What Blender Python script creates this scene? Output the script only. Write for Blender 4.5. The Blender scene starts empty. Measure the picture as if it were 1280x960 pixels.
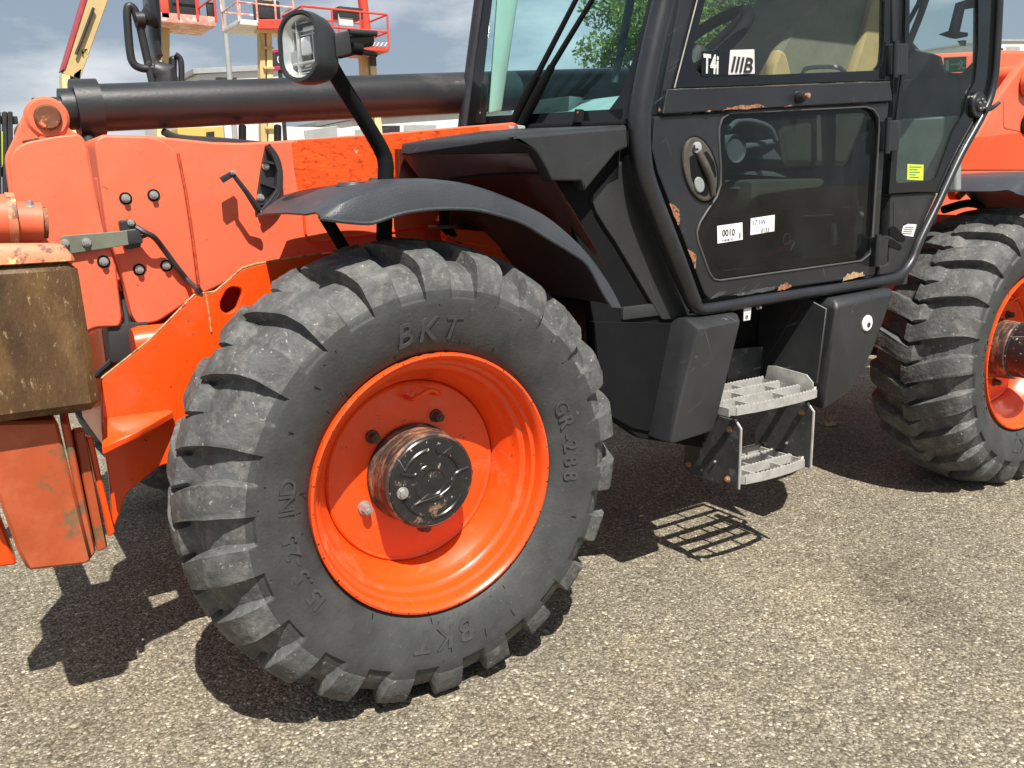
import bpy, bmesh, math, random
import numpy as np
from mathutils import Vector, Matrix
random.seed(7); rng = np.random.default_rng(7)
S = bpy.context.scene
COL = S.collection
V = Vector

# ------------------------------------------------------------------ camera
CPOS = V((-1.005, -1.901, 1.344)); YAW, PIT, ROL, FPX = 0.5774, 0.2190, -0.0214, 1080.9
Fw = V((math.sin(YAW)*math.cos(PIT), math.cos(YAW)*math.cos(PIT), -math.sin(PIT)))
R0 = V((math.cos(YAW), -math.sin(YAW), 0)); U0 = R0.cross(Fw)
cr, sr = math.cos(ROL), math.sin(ROL)
Rt = R0*cr + U0*sr; Up = U0*cr - R0*sr
cam = bpy.data.cameras.new('camera'); camo = bpy.data.objects.new('camera', cam); COL.objects.link(camo)
cam.sensor_width = 36; cam.lens = 36*FPX/1280; cam.clip_start = .05; cam.clip_end = 3000
mw = Matrix.Identity(4)
for i, v in enumerate((Rt, Up, -Fw)):
    for j in range(3): mw[j][i] = v[j]
mw.translation = CPOS
camo.matrix_world = mw
S.camera = camo

# ------------------------------------------------------------------ light, sky, exposure
SUN = V((-.055, -.216, .36)).normalized()
w = bpy.data.worlds.new('World'); S.world = w; w.use_nodes = True
nt = w.node_tree; nd = nt.nodes; lk = nt.links
bg = nd['Background']; bg.inputs['Strength'].default_value = .058
sky = nd.new('ShaderNodeTexSky'); sky.sky_type = 'NISHITA'; sky.sun_disc = False
sky.sun_elevation = math.asin(SUN.z); sky.sun_rotation = math.atan2(SUN.x, SUN.y)
sky.air_density = 1.0; sky.dust_density = 1.2; sky.ozone_density = 1.0
tc = nd.new('ShaderNodeTexCoord'); mp = nd.new('ShaderNodeMapping'); mp.inputs['Scale'].default_value = (1, 1, 3.2)
mp.inputs['Location'].default_value = (.9, .35, .15)
nz = nd.new('ShaderNodeTexNoise'); nz.inputs['Scale'].default_value = 2.3; nz.inputs['Detail'].default_value = 9; nz.inputs['Roughness'].default_value = .58
rp = nd.new('ShaderNodeValToRGB'); rp.color_ramp.elements[0].position = .47; rp.color_ramp.elements[1].position = .70
mx = nd.new('ShaderNodeMixRGB'); mx.inputs[2].default_value = (11.0, 11.1, 11.4, 1)
hz = nd.new('ShaderNodeMixRGB'); hz.inputs[0].default_value = .62; hz.inputs[2].default_value = (4.3, 5.1, 6.1, 1)
lk.new(tc.outputs['Generated'], mp.inputs[0]); lk.new(mp.outputs[0], nz.inputs['Vector'])
lk.new(nz.outputs['Fac'], rp.inputs[0])
lk.new(sky.outputs[0], hz.inputs[1]); lk.new(hz.outputs[0], mx.inputs[1]); lk.new(rp.outputs[0], mx.inputs[0])
lk.new(mx.outputs[0], bg.inputs[0])
sl = bpy.data.lights.new('sun', 'SUN'); so = bpy.data.objects.new('sun', sl); COL.objects.link(so)
sl.energy = 5.0; sl.angle = math.radians(.5); sl.color = (1, .955, .88)
so.rotation_euler = SUN.to_track_quat('Z', 'Y').to_euler()
S.view_settings.view_transform = 'Standard'; S.view_settings.look = 'None'
S.view_settings.exposure = 0.58; S.view_settings.gamma = 1
S.cycles.max_bounces = 8; S.cycles.transparent_max_bounces = 16

# ------------------------------------------------------------------ picking points on real planes (1280x960 grid of the photograph)
def ray(px, py): return Fw + Rt*((px-640)/FPX) - Up*((py-480)/FPX)
def PY(px, py, Y): d = ray(px, py); return CPOS + d*((Y-CPOS.y)/d.y)
def PX(px, py, X): d = ray(px, py); return CPOS + d*((X-CPOS.x)/d.x)
def PN(px, py, o, n): d = ray(px, py); return CPOS + d*((o-CPOS).dot(n)/d.dot(n))

# ------------------------------------------------------------------ materials
MATS = {}
def M(name, c, r=.5, metal=0., var=.12, vs=6., bump=0., bs=150., spots=None, spots2=None, coat=0., spec=.5, stretch=(1, 1, 1), scr=None):
    """plain surface with tone variation; spots = (colour, threshold, scale, softness): worn or dirty patches"""
    m = bpy.data.materials.new(name); m.use_nodes = True; t = m.node_tree; n = t.nodes; l = t.links
    b = n['Principled BSDF']; b.inputs['Roughness'].default_value = r; b.inputs['Metallic'].default_value = metal
    b.inputs['Coat Weight'].default_value = coat; b.inputs['Specular IOR Level'].default_value = spec
    tc = n.new('ShaderNodeTexCoord'); mp = n.new('ShaderNodeMapping'); mp.inputs['Scale'].default_value = stretch
    l.new(tc.outputs['Object'], mp.inputs[0])
    nz = n.new('ShaderNodeTexNoise'); nz.inputs['Scale'].default_value = vs; nz.inputs['Detail'].default_value = 6; nz.inputs['Roughness'].default_value = .65
    l.new(mp.outputs[0], nz.inputs['Vector'])
    hi = [min(1, x*(1+var)+.0*var) for x in c]; lo = [x*(1-var) for x in c]
    rm = n.new('ShaderNodeValToRGB'); rm.color_ramp.elements[0].position = .3; rm.color_ramp.elements[1].position = .7
    rm.color_ramp.elements[0].color = (*lo, 1); rm.color_ramp.elements[1].color = (*hi, 1)
    l.new(nz.outputs['Fac'], rm.inputs[0]); cur = rm.outputs[0]
    for sp in (spots, spots2):
        if not sp: continue
        sc, th, ss, soft = sp[:4]
        z = n.new('ShaderNodeTexNoise'); z.inputs['Scale'].default_value = ss; z.inputs['Detail'].default_value = 8; z.inputs['Roughness'].default_value = .7
        l.new(mp.outputs[0], z.inputs['Vector'])
        q = n.new('ShaderNodeValToRGB'); th = .5+(th-.5)*.72; q.color_ramp.elements[0].position = th; q.color_ramp.elements[1].position = min(1, th+soft)
        l.new(z.outputs['Fac'], q.inputs[0])
        k = n.new('ShaderNodeMixRGB'); k.inputs[2].default_value = (*sc, 1)
        l.new(q.outputs[0], k.inputs[0]); l.new(cur, k.inputs[1]); cur = k.outputs[0]
    if scr:
        for ang, sc3 in ((.45, (6, 6, 150)), (-1.1, (4, 4, 190))):
            mq = n.new('ShaderNodeMapping'); mq.inputs['Scale'].default_value = sc3; m0_ = n.new('ShaderNodeMapping'); m0_.inputs['Rotation'].default_value = (.4, ang, .3); l.new(tc.outputs['Object'], m0_.inputs[0]); l.new(m0_.outputs[0], mq.inputs[0])
            z = n.new('ShaderNodeTexNoise'); z.inputs['Scale'].default_value = 1.; z.inputs['Detail'].default_value = 2; l.new(mq.outputs[0], z.inputs['Vector'])
            q = n.new('ShaderNodeValToRGB'); q.color_ramp.elements[0].position = .715; q.color_ramp.elements[1].position = .80; l.new(z.outputs['Fac'], q.inputs[0])
            k = n.new('ShaderNodeMixRGB'); k.inputs[2].default_value = (*scr, 1); l.new(q.outputs[0], k.inputs[0]); l.new(cur, k.inputs[1]); cur = k.outputs[0]
    l.new(cur, b.inputs['Base Color'])
    rr = n.new('ShaderNodeMapRange'); rr.inputs[3].default_value = max(.03, r-.09); rr.inputs[4].default_value = min(1, r+.09)
    l.new(nz.outputs['Fac'], rr.inputs[0]); l.new(rr.outputs[0], b.inputs['Roughness'])
    if bump:
        z = n.new('ShaderNodeTexNoise'); z.inputs['Scale'].default_value = bs; z.inputs['Detail'].default_value = 3
        l.new(mp.outputs[0], z.inputs['Vector'])
        bp = n.new('ShaderNodeBump'); bp.inputs['Strength'].default_value = bump; bp.inputs['Distance'].default_value = .004
        l.new(z.outputs['Fac'], bp.inputs['Height']); l.new(bp.outputs[0], b.inputs['Normal'])
    MATS[name] = m; return m

orange = M('orange_paint', (.80, .072, .004), .33, var=.07, vs=3, spots=((.12, .045, .02), .70, 30, .03), spots2=((.62, .13, .05), .56, 4, .3), coat=.25)
salmon = M('orange_paint_sky_sheen', (.74, .140, .064), .48, var=.05, vs=2.5, spots=((.80, .20, .105), .5, 3, .4), spots2=((.30, .10, .05), .70, 38, .03), scr=(.66, .2, .12))  # orange paint lightened to imitate sky sheen; small spots and scratches are wear
scraped = M('scraped_orange_decal', (.80, .085, .008), .3, var=.2, vs=22, bump=.35, bs=50, spots=((.36, .033, .004), .52, 34, .12), spots2=((.75, .55, .42), .70, 26, .03), stretch=(1, 1, 2.6))
rim_or = M('wheel_orange_paint', (.80, .075, .007), .34, var=.08, vs=5, spots=((.62, .17, .08), .58, 9, .2), spots2=((.20, .07, .03), .68, 50, .03), coat=.2, scr=(.45, .12, .06))
rubber = M('tyre_rubber', (.043, .045, .0445), .62, var=.3, vs=9, bump=.25, bs=120, spots=((.075, .073, .068), .52, 6, .3), spots2=((.13, .125, .115), .66, 50, .15))
rubber_l = M('dusty_tread_rubber', (.078, .080, .078), .7, var=.35, vs=16, bump=.6, bs=80, spots=((.145, .142, .132), .50, 22, .14), spots2=((.36, .35, .33), .66, 75, .06), stretch=(1, 1, 1))
cowl_g = M('black_cowl_plastic_orange_reflection', (.050, .009, .006), .3, var=.2, vs=4, spots=((.03, .028, .027), .62, 9, .2), coat=.3)  # black gloss plastic; the maroon imitates a reflection of the orange boom
rubber_w = M('worn_letter_rubber', (.050, .051, .050), .7, var=.2, vs=30)
plastic = M('black_plastic', (.027, .028, .030), .46, var=.25, vs=5, bump=.12, bs=260, spots=((.042, .042, .042), .6, 3, .3), spots2=((.13, .13, .125), .72, 24, .05), scr=(.15, .15, .145))
plastic_d = M('deep_black_plastic_and_shade', (.010, .010, .011), .75, var=.2, spec=.1)  # black plastic; on the walls beside the corner panel it stands for shade
fender_m = M('grey_black_fender_plastic', (.042, .046, .052), .42, var=.16, vs=7, bump=.22, bs=320, spots=((.10, .10, .10), .66, 11, .2))
blackp = M('black_cab_paint', (.017, .0185, .022), .36, var=.3, vs=4, bump=.05, bs=300, spots=((.05, .05, .052), .6, 5, .25), spots2=((.20, .17, .15), .775, 45, .02), coat=.15, scr=(.11, .11, .11))
pipe_m = M('black_cylinder_paint', (.022, .024, .026), .42, var=.35, vs=5, bump=.1, bs=120, spots=((.06, .058, .055), .6, 7, .2), stretch=(.5, 1, 1))
chip = M('bare_rust', (.30, .125, .062), .8, var=.5, vs=60, bump=.5, bs=160, spots=((.48, .27, .17), .56, 70, .1), spots2=((.018, .018, .02), .56, 85, .05))
hub_m = M('worn_hub_paint', (.016, .016, .017), .3, var=.3, vs=20, spots=((.20, .115, .07), .645, 17, .03), spots2=((.45, .43, .40), .68, 38, .02), scr=(.3, .28, .25), coat=.2)
hub_rust = M('rusted_hub_side', (.05, .035, .028), .55, var=.4, vs=20, bump=.4, bs=60, spots=((.30, .14, .08), .5, 12, .12), spots2=((.5, .47, .43), .72, 30, .04), stretch=(1, 2.5, 1))
rust = M('rusty_brown_steel', (.085, .042, .014), .58, var=.45, vs=7, bump=.4, bs=90, spots=((.19, .105, .035), .50, 5, .2), spots2=((.34, .25, .13), .63, 42, .1), stretch=(2.0, 2.0, .8))
rust_top = M('worn_salmon_edge', (.70, .24, .12), .55, var=.2, vs=12, spots=((.16, .08, .05), .56, 14, .06), spots2=((.82, .62, .25), .6, 30, .05))
rust_pin = M('rusty_pin_head', (.16, .055, .022), .7, var=.4, vs=40, spots=((.75, .22, .09), .6, 30, .04))
maroon = M('dark_panel_orange_reflection', (.085, .016, .010), .35, var=.25, vs=3, spots=((.06, .03, .025), .66, 12, .2))  # dark plastic with the orange reflection put into its colour
dusty_or = M('dusty_scuffed_shaded_orange', (.40, .074, .022), .5, var=.12, vs=5, spots=((.12, .10, .05), .63, 7, .08), spots2=((.58, .16, .07), .5, 3, .3))  # dust and olive scuffs; base also darkened to imitate partial shade
edge_m = M('worn_plate_edge', (.55, .28, .10), .6, var=.5, vs=30, spots=((.22, .08, .03), .52, 30, .1))
galv = M('galvanised_steel', (.40, .39, .365), .55, metal=.15, var=.22, vs=25, bump=.15, bs=150, spots=((.22, .19, .15), .64, 16, .15))
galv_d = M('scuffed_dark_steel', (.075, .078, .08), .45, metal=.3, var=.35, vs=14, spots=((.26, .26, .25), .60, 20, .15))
steel = M('bolt_steel', (.42, .42, .40), .42, metal=.6, var=.25, vs=80, spots=((.2, .14, .08), .66, 90, .1))
rustbolt = M('rusted_bolt', (.36, .17, .09), .7, var=.3, vs=60)
olive = M('grey_green_bracket_paint', (.155, .17, .125), .5, var=.15, vs=12, spots=((.28, .22, .13), .66, 14, .08))
glass_frit = M('black_glass_frit', (.008, .009, .010), .12, var=.1)
interior = M('dark_cab_trim', (.030, .033, .034), .6, var=.25, vs=6)
interior_l = M('grey_cab_trim', (.27, .285, .285), .6, var=.2, vs=6)
cream = M('cream_pillar_trim', (.62, .60, .50), .6, var=.06)
seat_m = M('olive_seat_cloth', (.15, .14, .10), .85, var=.15, vs=20, bump=.3, bs=400)
seat_y = M('tan_seat_bolster', (.37, .26, .12), .8, var=.12, vs=14)
dash_m = M('pale_grey_dashboard', (.34, .35, .33), .6, var=.15, vs=8)
weld = M('orange_weld_bead', (.50, .07, .025), .5, var=.4, vs=60, spots=((.18, .06, .03), .60, 50, .08))
white_s = M('white_sticker_paper', (.80, .80, .80), .45, var=.03)
ink = M('black_ink', (.02, .02, .022), .5, var=.0)
ink_b = M('blue_ink', (.05, .06, .25), .5, var=.0)
silver = M('silver_sticker', (.62, .62, .62), .4, var=.04)
yellow_s = M('yellow_sticker', (.62, .72, .05), .45, var=.05)
green_s = M('green_exit_sticker', (.015, .26, .14), .4, var=.05)
pale_s = M('pale_sticker_print', (.55, .75, .65), .4, var=.05)
red_t = M('dark_red_tag', (.17, .025, .035), .5, var=.2)
handle_m = M('worn_grey_handle_plastic', (.070, .063, .053), .5, var=.25, vs=12, bump=.15, bs=200, spots=((.13, .12, .10), .58, 20, .2))
lift_y = M('yellow_beige_lift_paint', (.55, .41, .19), .5, var=.12, vs=2)
lift_c = M('cream_lift_paint', (.68, .58, .32), .5, var=.1, vs=2)
lift_r = M('red_lift_paint', (.62, .07, .04), .5, var=.12, vs=2)
lift_dr = M('faded_dark_red_lift_paint', (.36, .05, .06), .5, var=.2, vs=3)
lift_p = M('pale_pink_lift_paint', (.66, .30, .24), .5, var=.25, vs=6, spots=((.75, .72, .68), .52, 6, .1))
lift_w = M('white_lift_paint', (.72, .68, .64), .5, var=.1, vs=3)
darkm = M('dark_machine_metal', (.03, .03, .032), .5, var=.3)
grey_m = M('grey_sheet_metal', (.36, .37, .37), .5, var=.15, vs=1.5)
white_b = M('white_building_panel', (.72, .71, .68), .6, var=.06, vs=.5)
cont_y = M('yellow_cabin_paint', (.70, .48, .12), .5, var=.1, vs=1)
bark = M('tree_bark', (.10, .075, .05), .9, var=.3, vs=5, bump=.5, bs=20)
magenta = M('magenta_panel', (.45, .03, .10), .4, var=.1)
red_mir = M('black_mirror_back', (.02, .021, .024), .3, var=.2)

def leafmat(name, c):
    m = bpy.data.materials.new(name); m.use_nodes = True; t = m.node_tree; n = t.nodes; l = t.links
    b = n['Principled BSDF']; b.inputs['Roughness'].default_value = .55
    g = n.new('ShaderNodeNewGeometry'); r = n.new('ShaderNodeValToRGB')
    r.color_ramp.elements[0].color = (c[0]*.55, c[1]*.6, c[2]*.5, 1); r.color_ramp.elements[1].color = (c[0]*1.5, c[1]*1.35, c[2]*1.3, 1)
    l.new(g.outputs['Random Per Island'], r.inputs[0]); l.new(r.outputs[0], b.inputs['Base Color'])
    tr = n.new('ShaderNodeBsdfTranslucent'); mxs = n.new('ShaderNodeMixShader'); mxs.inputs[0].default_value = .35
    l.new(r.outputs[0], tr.inputs[0]); l.new(b.outputs[0], mxs.inputs[1]); l.new(tr.outputs[0], mxs.inputs[2])
    l.new(mxs.outputs[0], n['Material Output'].inputs[0]); return m
leaf = leafmat('tree_leaves', (.15, .22, .06)); leaf_d = leafmat('dark_tree_leaves', (.06, .10, .03))

def glassmat(name, tint, refl=1.0, rough=.02, dust=0.):
    m = bpy.data.materials.new(name); m.use_nodes = True; t = m.node_tree; n = t.nodes; l = t.links
    n.remove(n['Principled BSDF'])
    tr = n.new('ShaderNodeBsdfTransparent'); tr.inputs[0].default_value = (*tint, 1)
    gl = n.new('ShaderNodeBsdfGlossy'); gl.inputs['Roughness'].default_value = rough; gl.inputs[0].default_value = (.9, .95, .95, 1)
    fr = n.new('ShaderNodeFresnel'); fr.inputs[0].default_value = 1.45
    ge = n.new('ShaderNodeNewGeometry'); fb = n.new('ShaderNodeMath'); fb.operation = 'SUBTRACT'; fb.inputs[0].default_value = 1.; l.new(ge.outputs['Backfacing'], fb.inputs[1])
    m0 = n.new('ShaderNodeMath'); m0.operation = 'MULTIPLY'; m0.inputs[1].default_value = refl; l.new(fr.outputs[0], m0.inputs[0])
    mu = n.new('ShaderNodeMath'); mu.operation = 'MULTIPLY'; l.new(fb.outputs[0], mu.inputs[1])
    ms = n.new('ShaderNodeMixShader')
    l.new(m0.outputs[0], mu.inputs[0]); l.new(mu.outputs[0], ms.inputs[0]); l.new(tr.outputs[0], ms.inputs[1]); l.new(gl.outputs[0], ms.inputs[2])
    out = ms.outputs[0]
    if dust:
        df = n.new('ShaderNodeBsdfDiffuse'); df.inputs[0].default_value = (.5, .52, .53, 1)
        nz = n.new('ShaderNodeTexNoise'); nz.inputs['Scale'].default_value = 6; nz.inputs['Detail'].default_value = 7; tc = n.new('ShaderNodeTexCoord'); l.new(tc.outputs['Object'], nz.inputs['Vector'])
        mr_ = n.new('ShaderNodeMapRange'); mr_.inputs[1].default_value = .3; mr_.inputs[2].default_value = .75; mr_.inputs[3].default_value = dust*.4; mr_.inputs[4].default_value = dust*1.8
        d2 = n.new('ShaderNodeMath'); d2.operation = 'MULTIPLY'; l.new(nz.outputs['Fac'], mr_.inputs[0]); l.new(mr_.outputs[0], d2.inputs[0]); l.new(fb.outputs[0], d2.inputs[1])
        m2 = n.new('ShaderNodeMixShader'); l.new(d2.outputs[0], m2.inputs[0]); l.new(out, m2.inputs[1]); l.new(df.outputs[0], m2.inputs[2]); out = m2.outputs[0]
    l.new(out, n['Material Output'].inputs[0]); return m
glass_w = glassmat('green_tinted_windscreen', (.80, .965, .965), .7, .02, .012)
glass_s = glassmat('green_tinted_side_glass', (.86, .94, .91), .8, .02, .022)
glass_d = glassmat('dark_dusty_door_glass', (.43, .465, .485), .8, .03, .014)
glass_l = glassmat('clear_lamp_lens', (.93, .94, .94), 1.0)
chrome = M('lamp_reflector', (.74, .74, .72), .33, metal=.7, var=.1, vs=30)

def asphalt():
    m = bpy.data.materials.new('weathered_asphalt'); m.use_nodes = True; t = m.node_tree; n = t.nodes; l = t.links
    b = n['Principled BSDF']; b.inputs['Roughness'].default_value = .9; b.inputs['Specular IOR Level'].default_value = .2
    tc = n.new('ShaderNodeTexCoord')
    def vor(scale):
        v = n.new('ShaderNodeTexVoronoi'); v.inputs['Scale'].default_value = scale; v.inputs['Randomness'].default_value = 1
        l.new(tc.outputs['Object'], v.inputs['Vector']); return v
    def noise(scale, det=5, rough=.6):
        v = n.new('ShaderNodeTexNoise'); v.inputs['Scale'].default_value = scale; v.inputs['Detail'].default_value = det; v.inputs['Roughness'].default_value = rough
        l.new(tc.outputs['Object'], v.inputs['Vector']); return v
    def ramp(src, pts):
        r = n.new('ShaderNodeValToRGB'); e = r.color_ramp.elements
        while len(e) < len(pts): e.new(.5)
        for k, (p, c) in enumerate(pts): e[k].position = p; e[k].color = (*c, 1)
        l.new(src, r.inputs[0]); return r.outputs[0]
    def mix(f, a, b2, mode='MIX'):
        k = n.new('ShaderNodeMixRGB'); k.blend_type = mode
        if isinstance(f, float): k.inputs[0].default_value = f
        else: l.new(f, k.inputs[0])
        l.new(a, k.inputs[1]); l.new(b2, k.inputs[2]); return k.outputs[0]
    v1 = vor(112); v2 = vor(235)
    s1 = n.new('ShaderNodeSeparateColor'); l.new(v1.outputs['Color'], s1.inputs[0])
    s2 = n.new('ShaderNodeSeparateColor'); l.new(v2.outputs['Color'], s2.inputs[0])
    stone = ramp(s1.outputs[0], [(0, (.115, .102, .078)), (.35, (.215, .191, .146)), (.65, (.312, .279, .215)), (.9, (.45, .41, .325)), (1, (.72, .67, .56))])
    fine = ramp(s2.outputs[1], [(0, (.13, .116, .09)), (.6, (.26, .232, .18)), (1, (.50, .455, .36))])
    sel = ramp(s1.outputs[2], [(.35, (0, 0, 0)), (.5, (1, 1, 1))])
    c = mix(sel, fine, stone)
    gap = ramp(v1.outputs['Distance'], [(.30, (1, 1, 1)), (.72, (.58, .56, .52))])
    c = mix(.75, c, gap, 'MULTIPLY')
    big = ramp(noise(1.1, 6).outputs['Fac'], [(.3, (.79, .79, .80)), (.7, (1.05, 1.02, .97))])
    c = mix(1., c, big, 'MULTIPLY')
    mid = ramp(noise(7, 5).outputs['Fac'], [(.3, (.88, .88, .88)), (.7, (1.1, 1.09, 1.07))])
    c = mix(1., c, mid, 'MULTIPLY')
    st = ramp(noise(.9, 7, .62).outputs['Fac'], [(.56, (1, 1, 1)), (.70, (.72, .71, .70))]); c = mix(1., c, st, 'MULTIPLY')
    wv = noise(2.6, 6, .7); wr_ = ramp(wv.outputs['Fac'], [(.60, (1, 1, 1)), (.72, (1.25, 1.2, 1.08))]); c = mix(1., c, wr_, 'MULTIPLY')
    # a few pale chips and dark oily spots
    v3 = vor(9); d = ramp(v3.outputs['Distance'], [(.055, (1, 1, 1)), (.075, (0, 0, 0))])
    pale = n.new('ShaderNodeRGB'); pale.outputs[0].default_value = (.40, .36, .26, 1)
    c = mix(d, c, pale.outputs[0])
    l.new(c, b.inputs['Base Color'])
    h = n.new('ShaderNodeMath'); h.operation = 'ADD'; l.new(s1.outputs[1], h.inputs[0])
    iv = n.new('ShaderNodeMath'); iv.operation = 'MULTIPLY'; iv.inputs[1].default_value = -1.4; l.new(v1.outputs['Distance'], iv.inputs[0]); l.new(iv.outputs[0], h.inputs[1])
    bp = n.new('ShaderNodeBump'); bp.inputs['Strength'].default_value = .75; bp.inputs['Distance'].default_value = .004
    l.new(h.outputs[0], bp.inputs['Height']); l.new(bp.outputs[0], b.inputs['Normal']); return m
asph = asphalt()

# ------------------------------------------------------------------ mesh helpers
def obj(name, me, mat, parent=None, label=None, sharp=None):
    if isinstance(me, bmesh.types.BMesh):
        bm = me; me = bpy.data.meshes.new(name); bmesh.ops.recalc_face_normals(bm, faces=bm.faces); bm.to_mesh(me); bm.free()
    o = bpy.data.objects.new(name, me); COL.objects.link(o)
    if mat is not None and not me.materials: me.materials.append(mat)
    if sharp is not None:
        me.shade_smooth(); me.set_sharp_from_angle(angle=math.radians(sharp))
    if parent: o.parent = parent
    if label: o['label'] = label
    return o
def empty(name, loc=(0, 0, 0), parent=None):
    o = bpy.data.objects.new(name, None); o.location = loc; COL.objects.link(o); o.empty_display_size = .2
    if parent: o.parent = parent
    return o
def tag(o, label, cat, group=None, kind=None):
    if label: o['label'] = label
    if cat: o['category'] = cat
    if group: o['group'] = group
    if kind: o['kind'] = kind
    return o
def fillet(poly, r):
    out = []; n = len(poly)
    for i, p in enumerate(poly):
        rr = p[2] if len(p) > 2 else r
        b = V(p[:2]); a = V(poly[i-1][:2]); c = V(poly[(i+1) % n][:2])
        if rr <= 0: out.append(b); continue
        la, lc = (a-b).length, (c-b).length
        if la < 1e-6 or lc < 1e-6: out.append(b); continue
        k = min(rr, la*.45, lc*.45); p0 = b+(a-b)/la*k; p1 = b+(c-b)/lc*k
        for t in (0, .25, .5, .75, 1): out.append(p0*(1-t)**2 + b*2*t*(1-t) + p1*t*t)
    return out
def flat2d(outer, holes, t, bevel):
    cu = bpy.data.curves.new('outline', 'CURVE'); cu.dimensions = '2D'; cu.fill_mode = 'BOTH'
    bevel = min(bevel, t*.45)
    cu.extrude = t/2-bevel; cu.bevel_depth = bevel; cu.bevel_resolution = 1; cu.offset = -bevel
    for lp in [outer]+list(holes):
        s = cu.splines.new('POLY'); s.points.add(len(lp)-1); s.use_cyclic_u = True
        for p, q in zip(s.points, lp): p.co = (q[0], q[1], 0, 1)
    o = bpy.data.objects.new('outline', cu); COL.objects.link(o)
    dg = bpy.context.evaluated_depsgraph_get(); dg.update()
    me = bpy.data.meshes.new_from_object(o.evaluated_get(dg))
    bpy.data.objects.remove(o); bpy.data.curves.remove(cu)
    return me
def plate(name, poly, Y, t, mat, parent=None, holes=(), r=0, bevel=.003, label=None, plane='y', hr=None):
    """outline traced on the plane y=Y (or x=Y), given a real thickness t away from the camera"""
    pick = PY if plane == 'y' else PX
    ia = 0 if plane == 'y' else 1
    def conv(pl, rad): return [(q[ia], q[2]) for q in (pick(p[0], p[1], Y) for p in fillet(pl, rad))]
    me = flat2d(conv(poly, r), [conv(h, r if hr is None else hr) for h in holes], t, bevel)
    if plane == 'y':
        me.transform(Matrix(((1, 0, 0, 0), (0, 0, -1, Y+t/2), (0, 1, 0, 0), (0, 0, 0, 1))))
    else:
        me.transform(Matrix(((0, 0, 1, Y+t/2), (1, 0, 0, 0), (0, 1, 0, 0), (0, 0, 0, 1))))
    return obj(name, me, mat, parent, label, 40)
def hull(name, pts, mat, parent=None, bevel=.006, label=None):
    bm = bmesh.new(); vs = [bm.verts.new(p) for p in pts]
    r = bmesh.ops.convex_hull(bm, input=vs)
    bmesh.ops.delete(bm, geom=[v for v in bm.verts if not v.link_faces], context='VERTS')
    bmesh.ops.dissolve_limit(bm, angle_limit=.02, verts=bm.verts, edges=bm.edges)
    if bevel:
        bmesh.ops.bevel(bm, geom=list(bm.edges), offset=bevel, segments=2, affect='EDGES', profile=.6, clamp_overlap=True)
    return obj(name, bm, mat, parent, label, 35)
def box(name, c, d, mat, parent=None, rot=None, bevel=.003, label=None):
    m = Matrix.Translation(c) @ (rot.to_4x4() if rot is not None else Matrix.Identity(4))
    pts = [m @ V((sx*d[0]/2, sy*d[1]/2, sz*d[2]/2)) for sx in (-1, 1) for sy in (-1, 1) for sz in (-1, 1)]
    return hull(name, pts, mat, parent, bevel, label)
def slab(name, pts, vec, mat, parent=None, bevel=.003, label=None):
    bm = bmesh.new(); a = [bm.verts.new(p) for p in pts]; b = [bm.verts.new(V(p)+V(vec)) for p in pts]; n = len(a)
    bm.faces.new(a); bm.faces.new(b[::-1])
    for i in range(n): bm.faces.new((a[i], b[i], b[(i+1) % n], a[(i+1) % n]))
    bmesh.ops.recalc_face_normals(bm, faces=bm.faces)
    if bevel: bmesh.ops.bevel(bm, geom=list(bm.edges), offset=bevel, segments=1, affect='EDGES', clamp_overlap=True)
    return obj(name, bm, mat, parent, label, 35)
def spline(path, k=6, closed=False):
    P = [V(p) for p in path]; n = len(P); out = []
    for i in range(n if closed else n-1):
        p0 = P[i-1] if (i > 0 or closed) else P[0]*2-P[1]; p1 = P[i]; p2 = P[(i+1) % n]; p3 = P[(i+2) % n] if (i+2 < n or closed) else P[-1]*2-P[-2]
        for j in range(k):
            t = j/k
            out.append(.5*((2*p1)+(p2-p0)*t+(2*p0-5*p1+4*p2-p3)*t*t+(3*p1-p0-3*p2+p3)*t**3))
    if not closed: out.append(P[-1])
    return out
def tube(name, path, rad, mat, parent=None, seg=14, closed=False, label=None, bm=None, smooth=0, sq=None):
    P = [V(p) for p in path]
    if smooth:
        rs = rad if isinstance(rad, list) else None
        if rs:
            n0 = len(P); rr = []
            for i in range(n0 - (0 if closed else 1)):
                for j in range(smooth): rr.append(rs[i]+(rs[(i+1) % n0]-rs[i])*j/smooth)
            if not closed: rr.append(rs[-1])
            rad = rr
        P = spline(P, smooth, closed)
    n = len(P); own = bm is None
    if own: bm = bmesh.new()
    T = []
    for i in range(n):
        a = P[i-1] if (i > 0 or closed) else P[0]; b = P[(i+1) % n] if (i < n-1 or closed) else P[-1]
        T.append((b-a).normalized())
    nrm = T[0].orthogonal().normalized(); rings = []
    for i in range(n):
        nrm = (nrm - T[i]*nrm.dot(T[i])).normalized(); bi = T[i].cross(nrm)
        r = rad[i] if isinstance(rad, list) else rad
        rings.append([bm.verts.new(P[i]+(nrm*math.cos(2*math.pi*k/seg)+bi*math.sin(2*math.pi*k/seg))*r) for k in range(seg)])
    for i in range(n if closed else n-1):
        A, B = rings[i], rings[(i+1) % n]
        for k in range(seg): bm.faces.new((A[k], A[(k+1) % seg], B[(k+1) % seg], B[k]))
    if not closed: bm.faces.new(rings[0][::-1]); bm.faces.new(rings[-1])
    if own: return obj(name, bm, mat, parent, label, 40)
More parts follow.
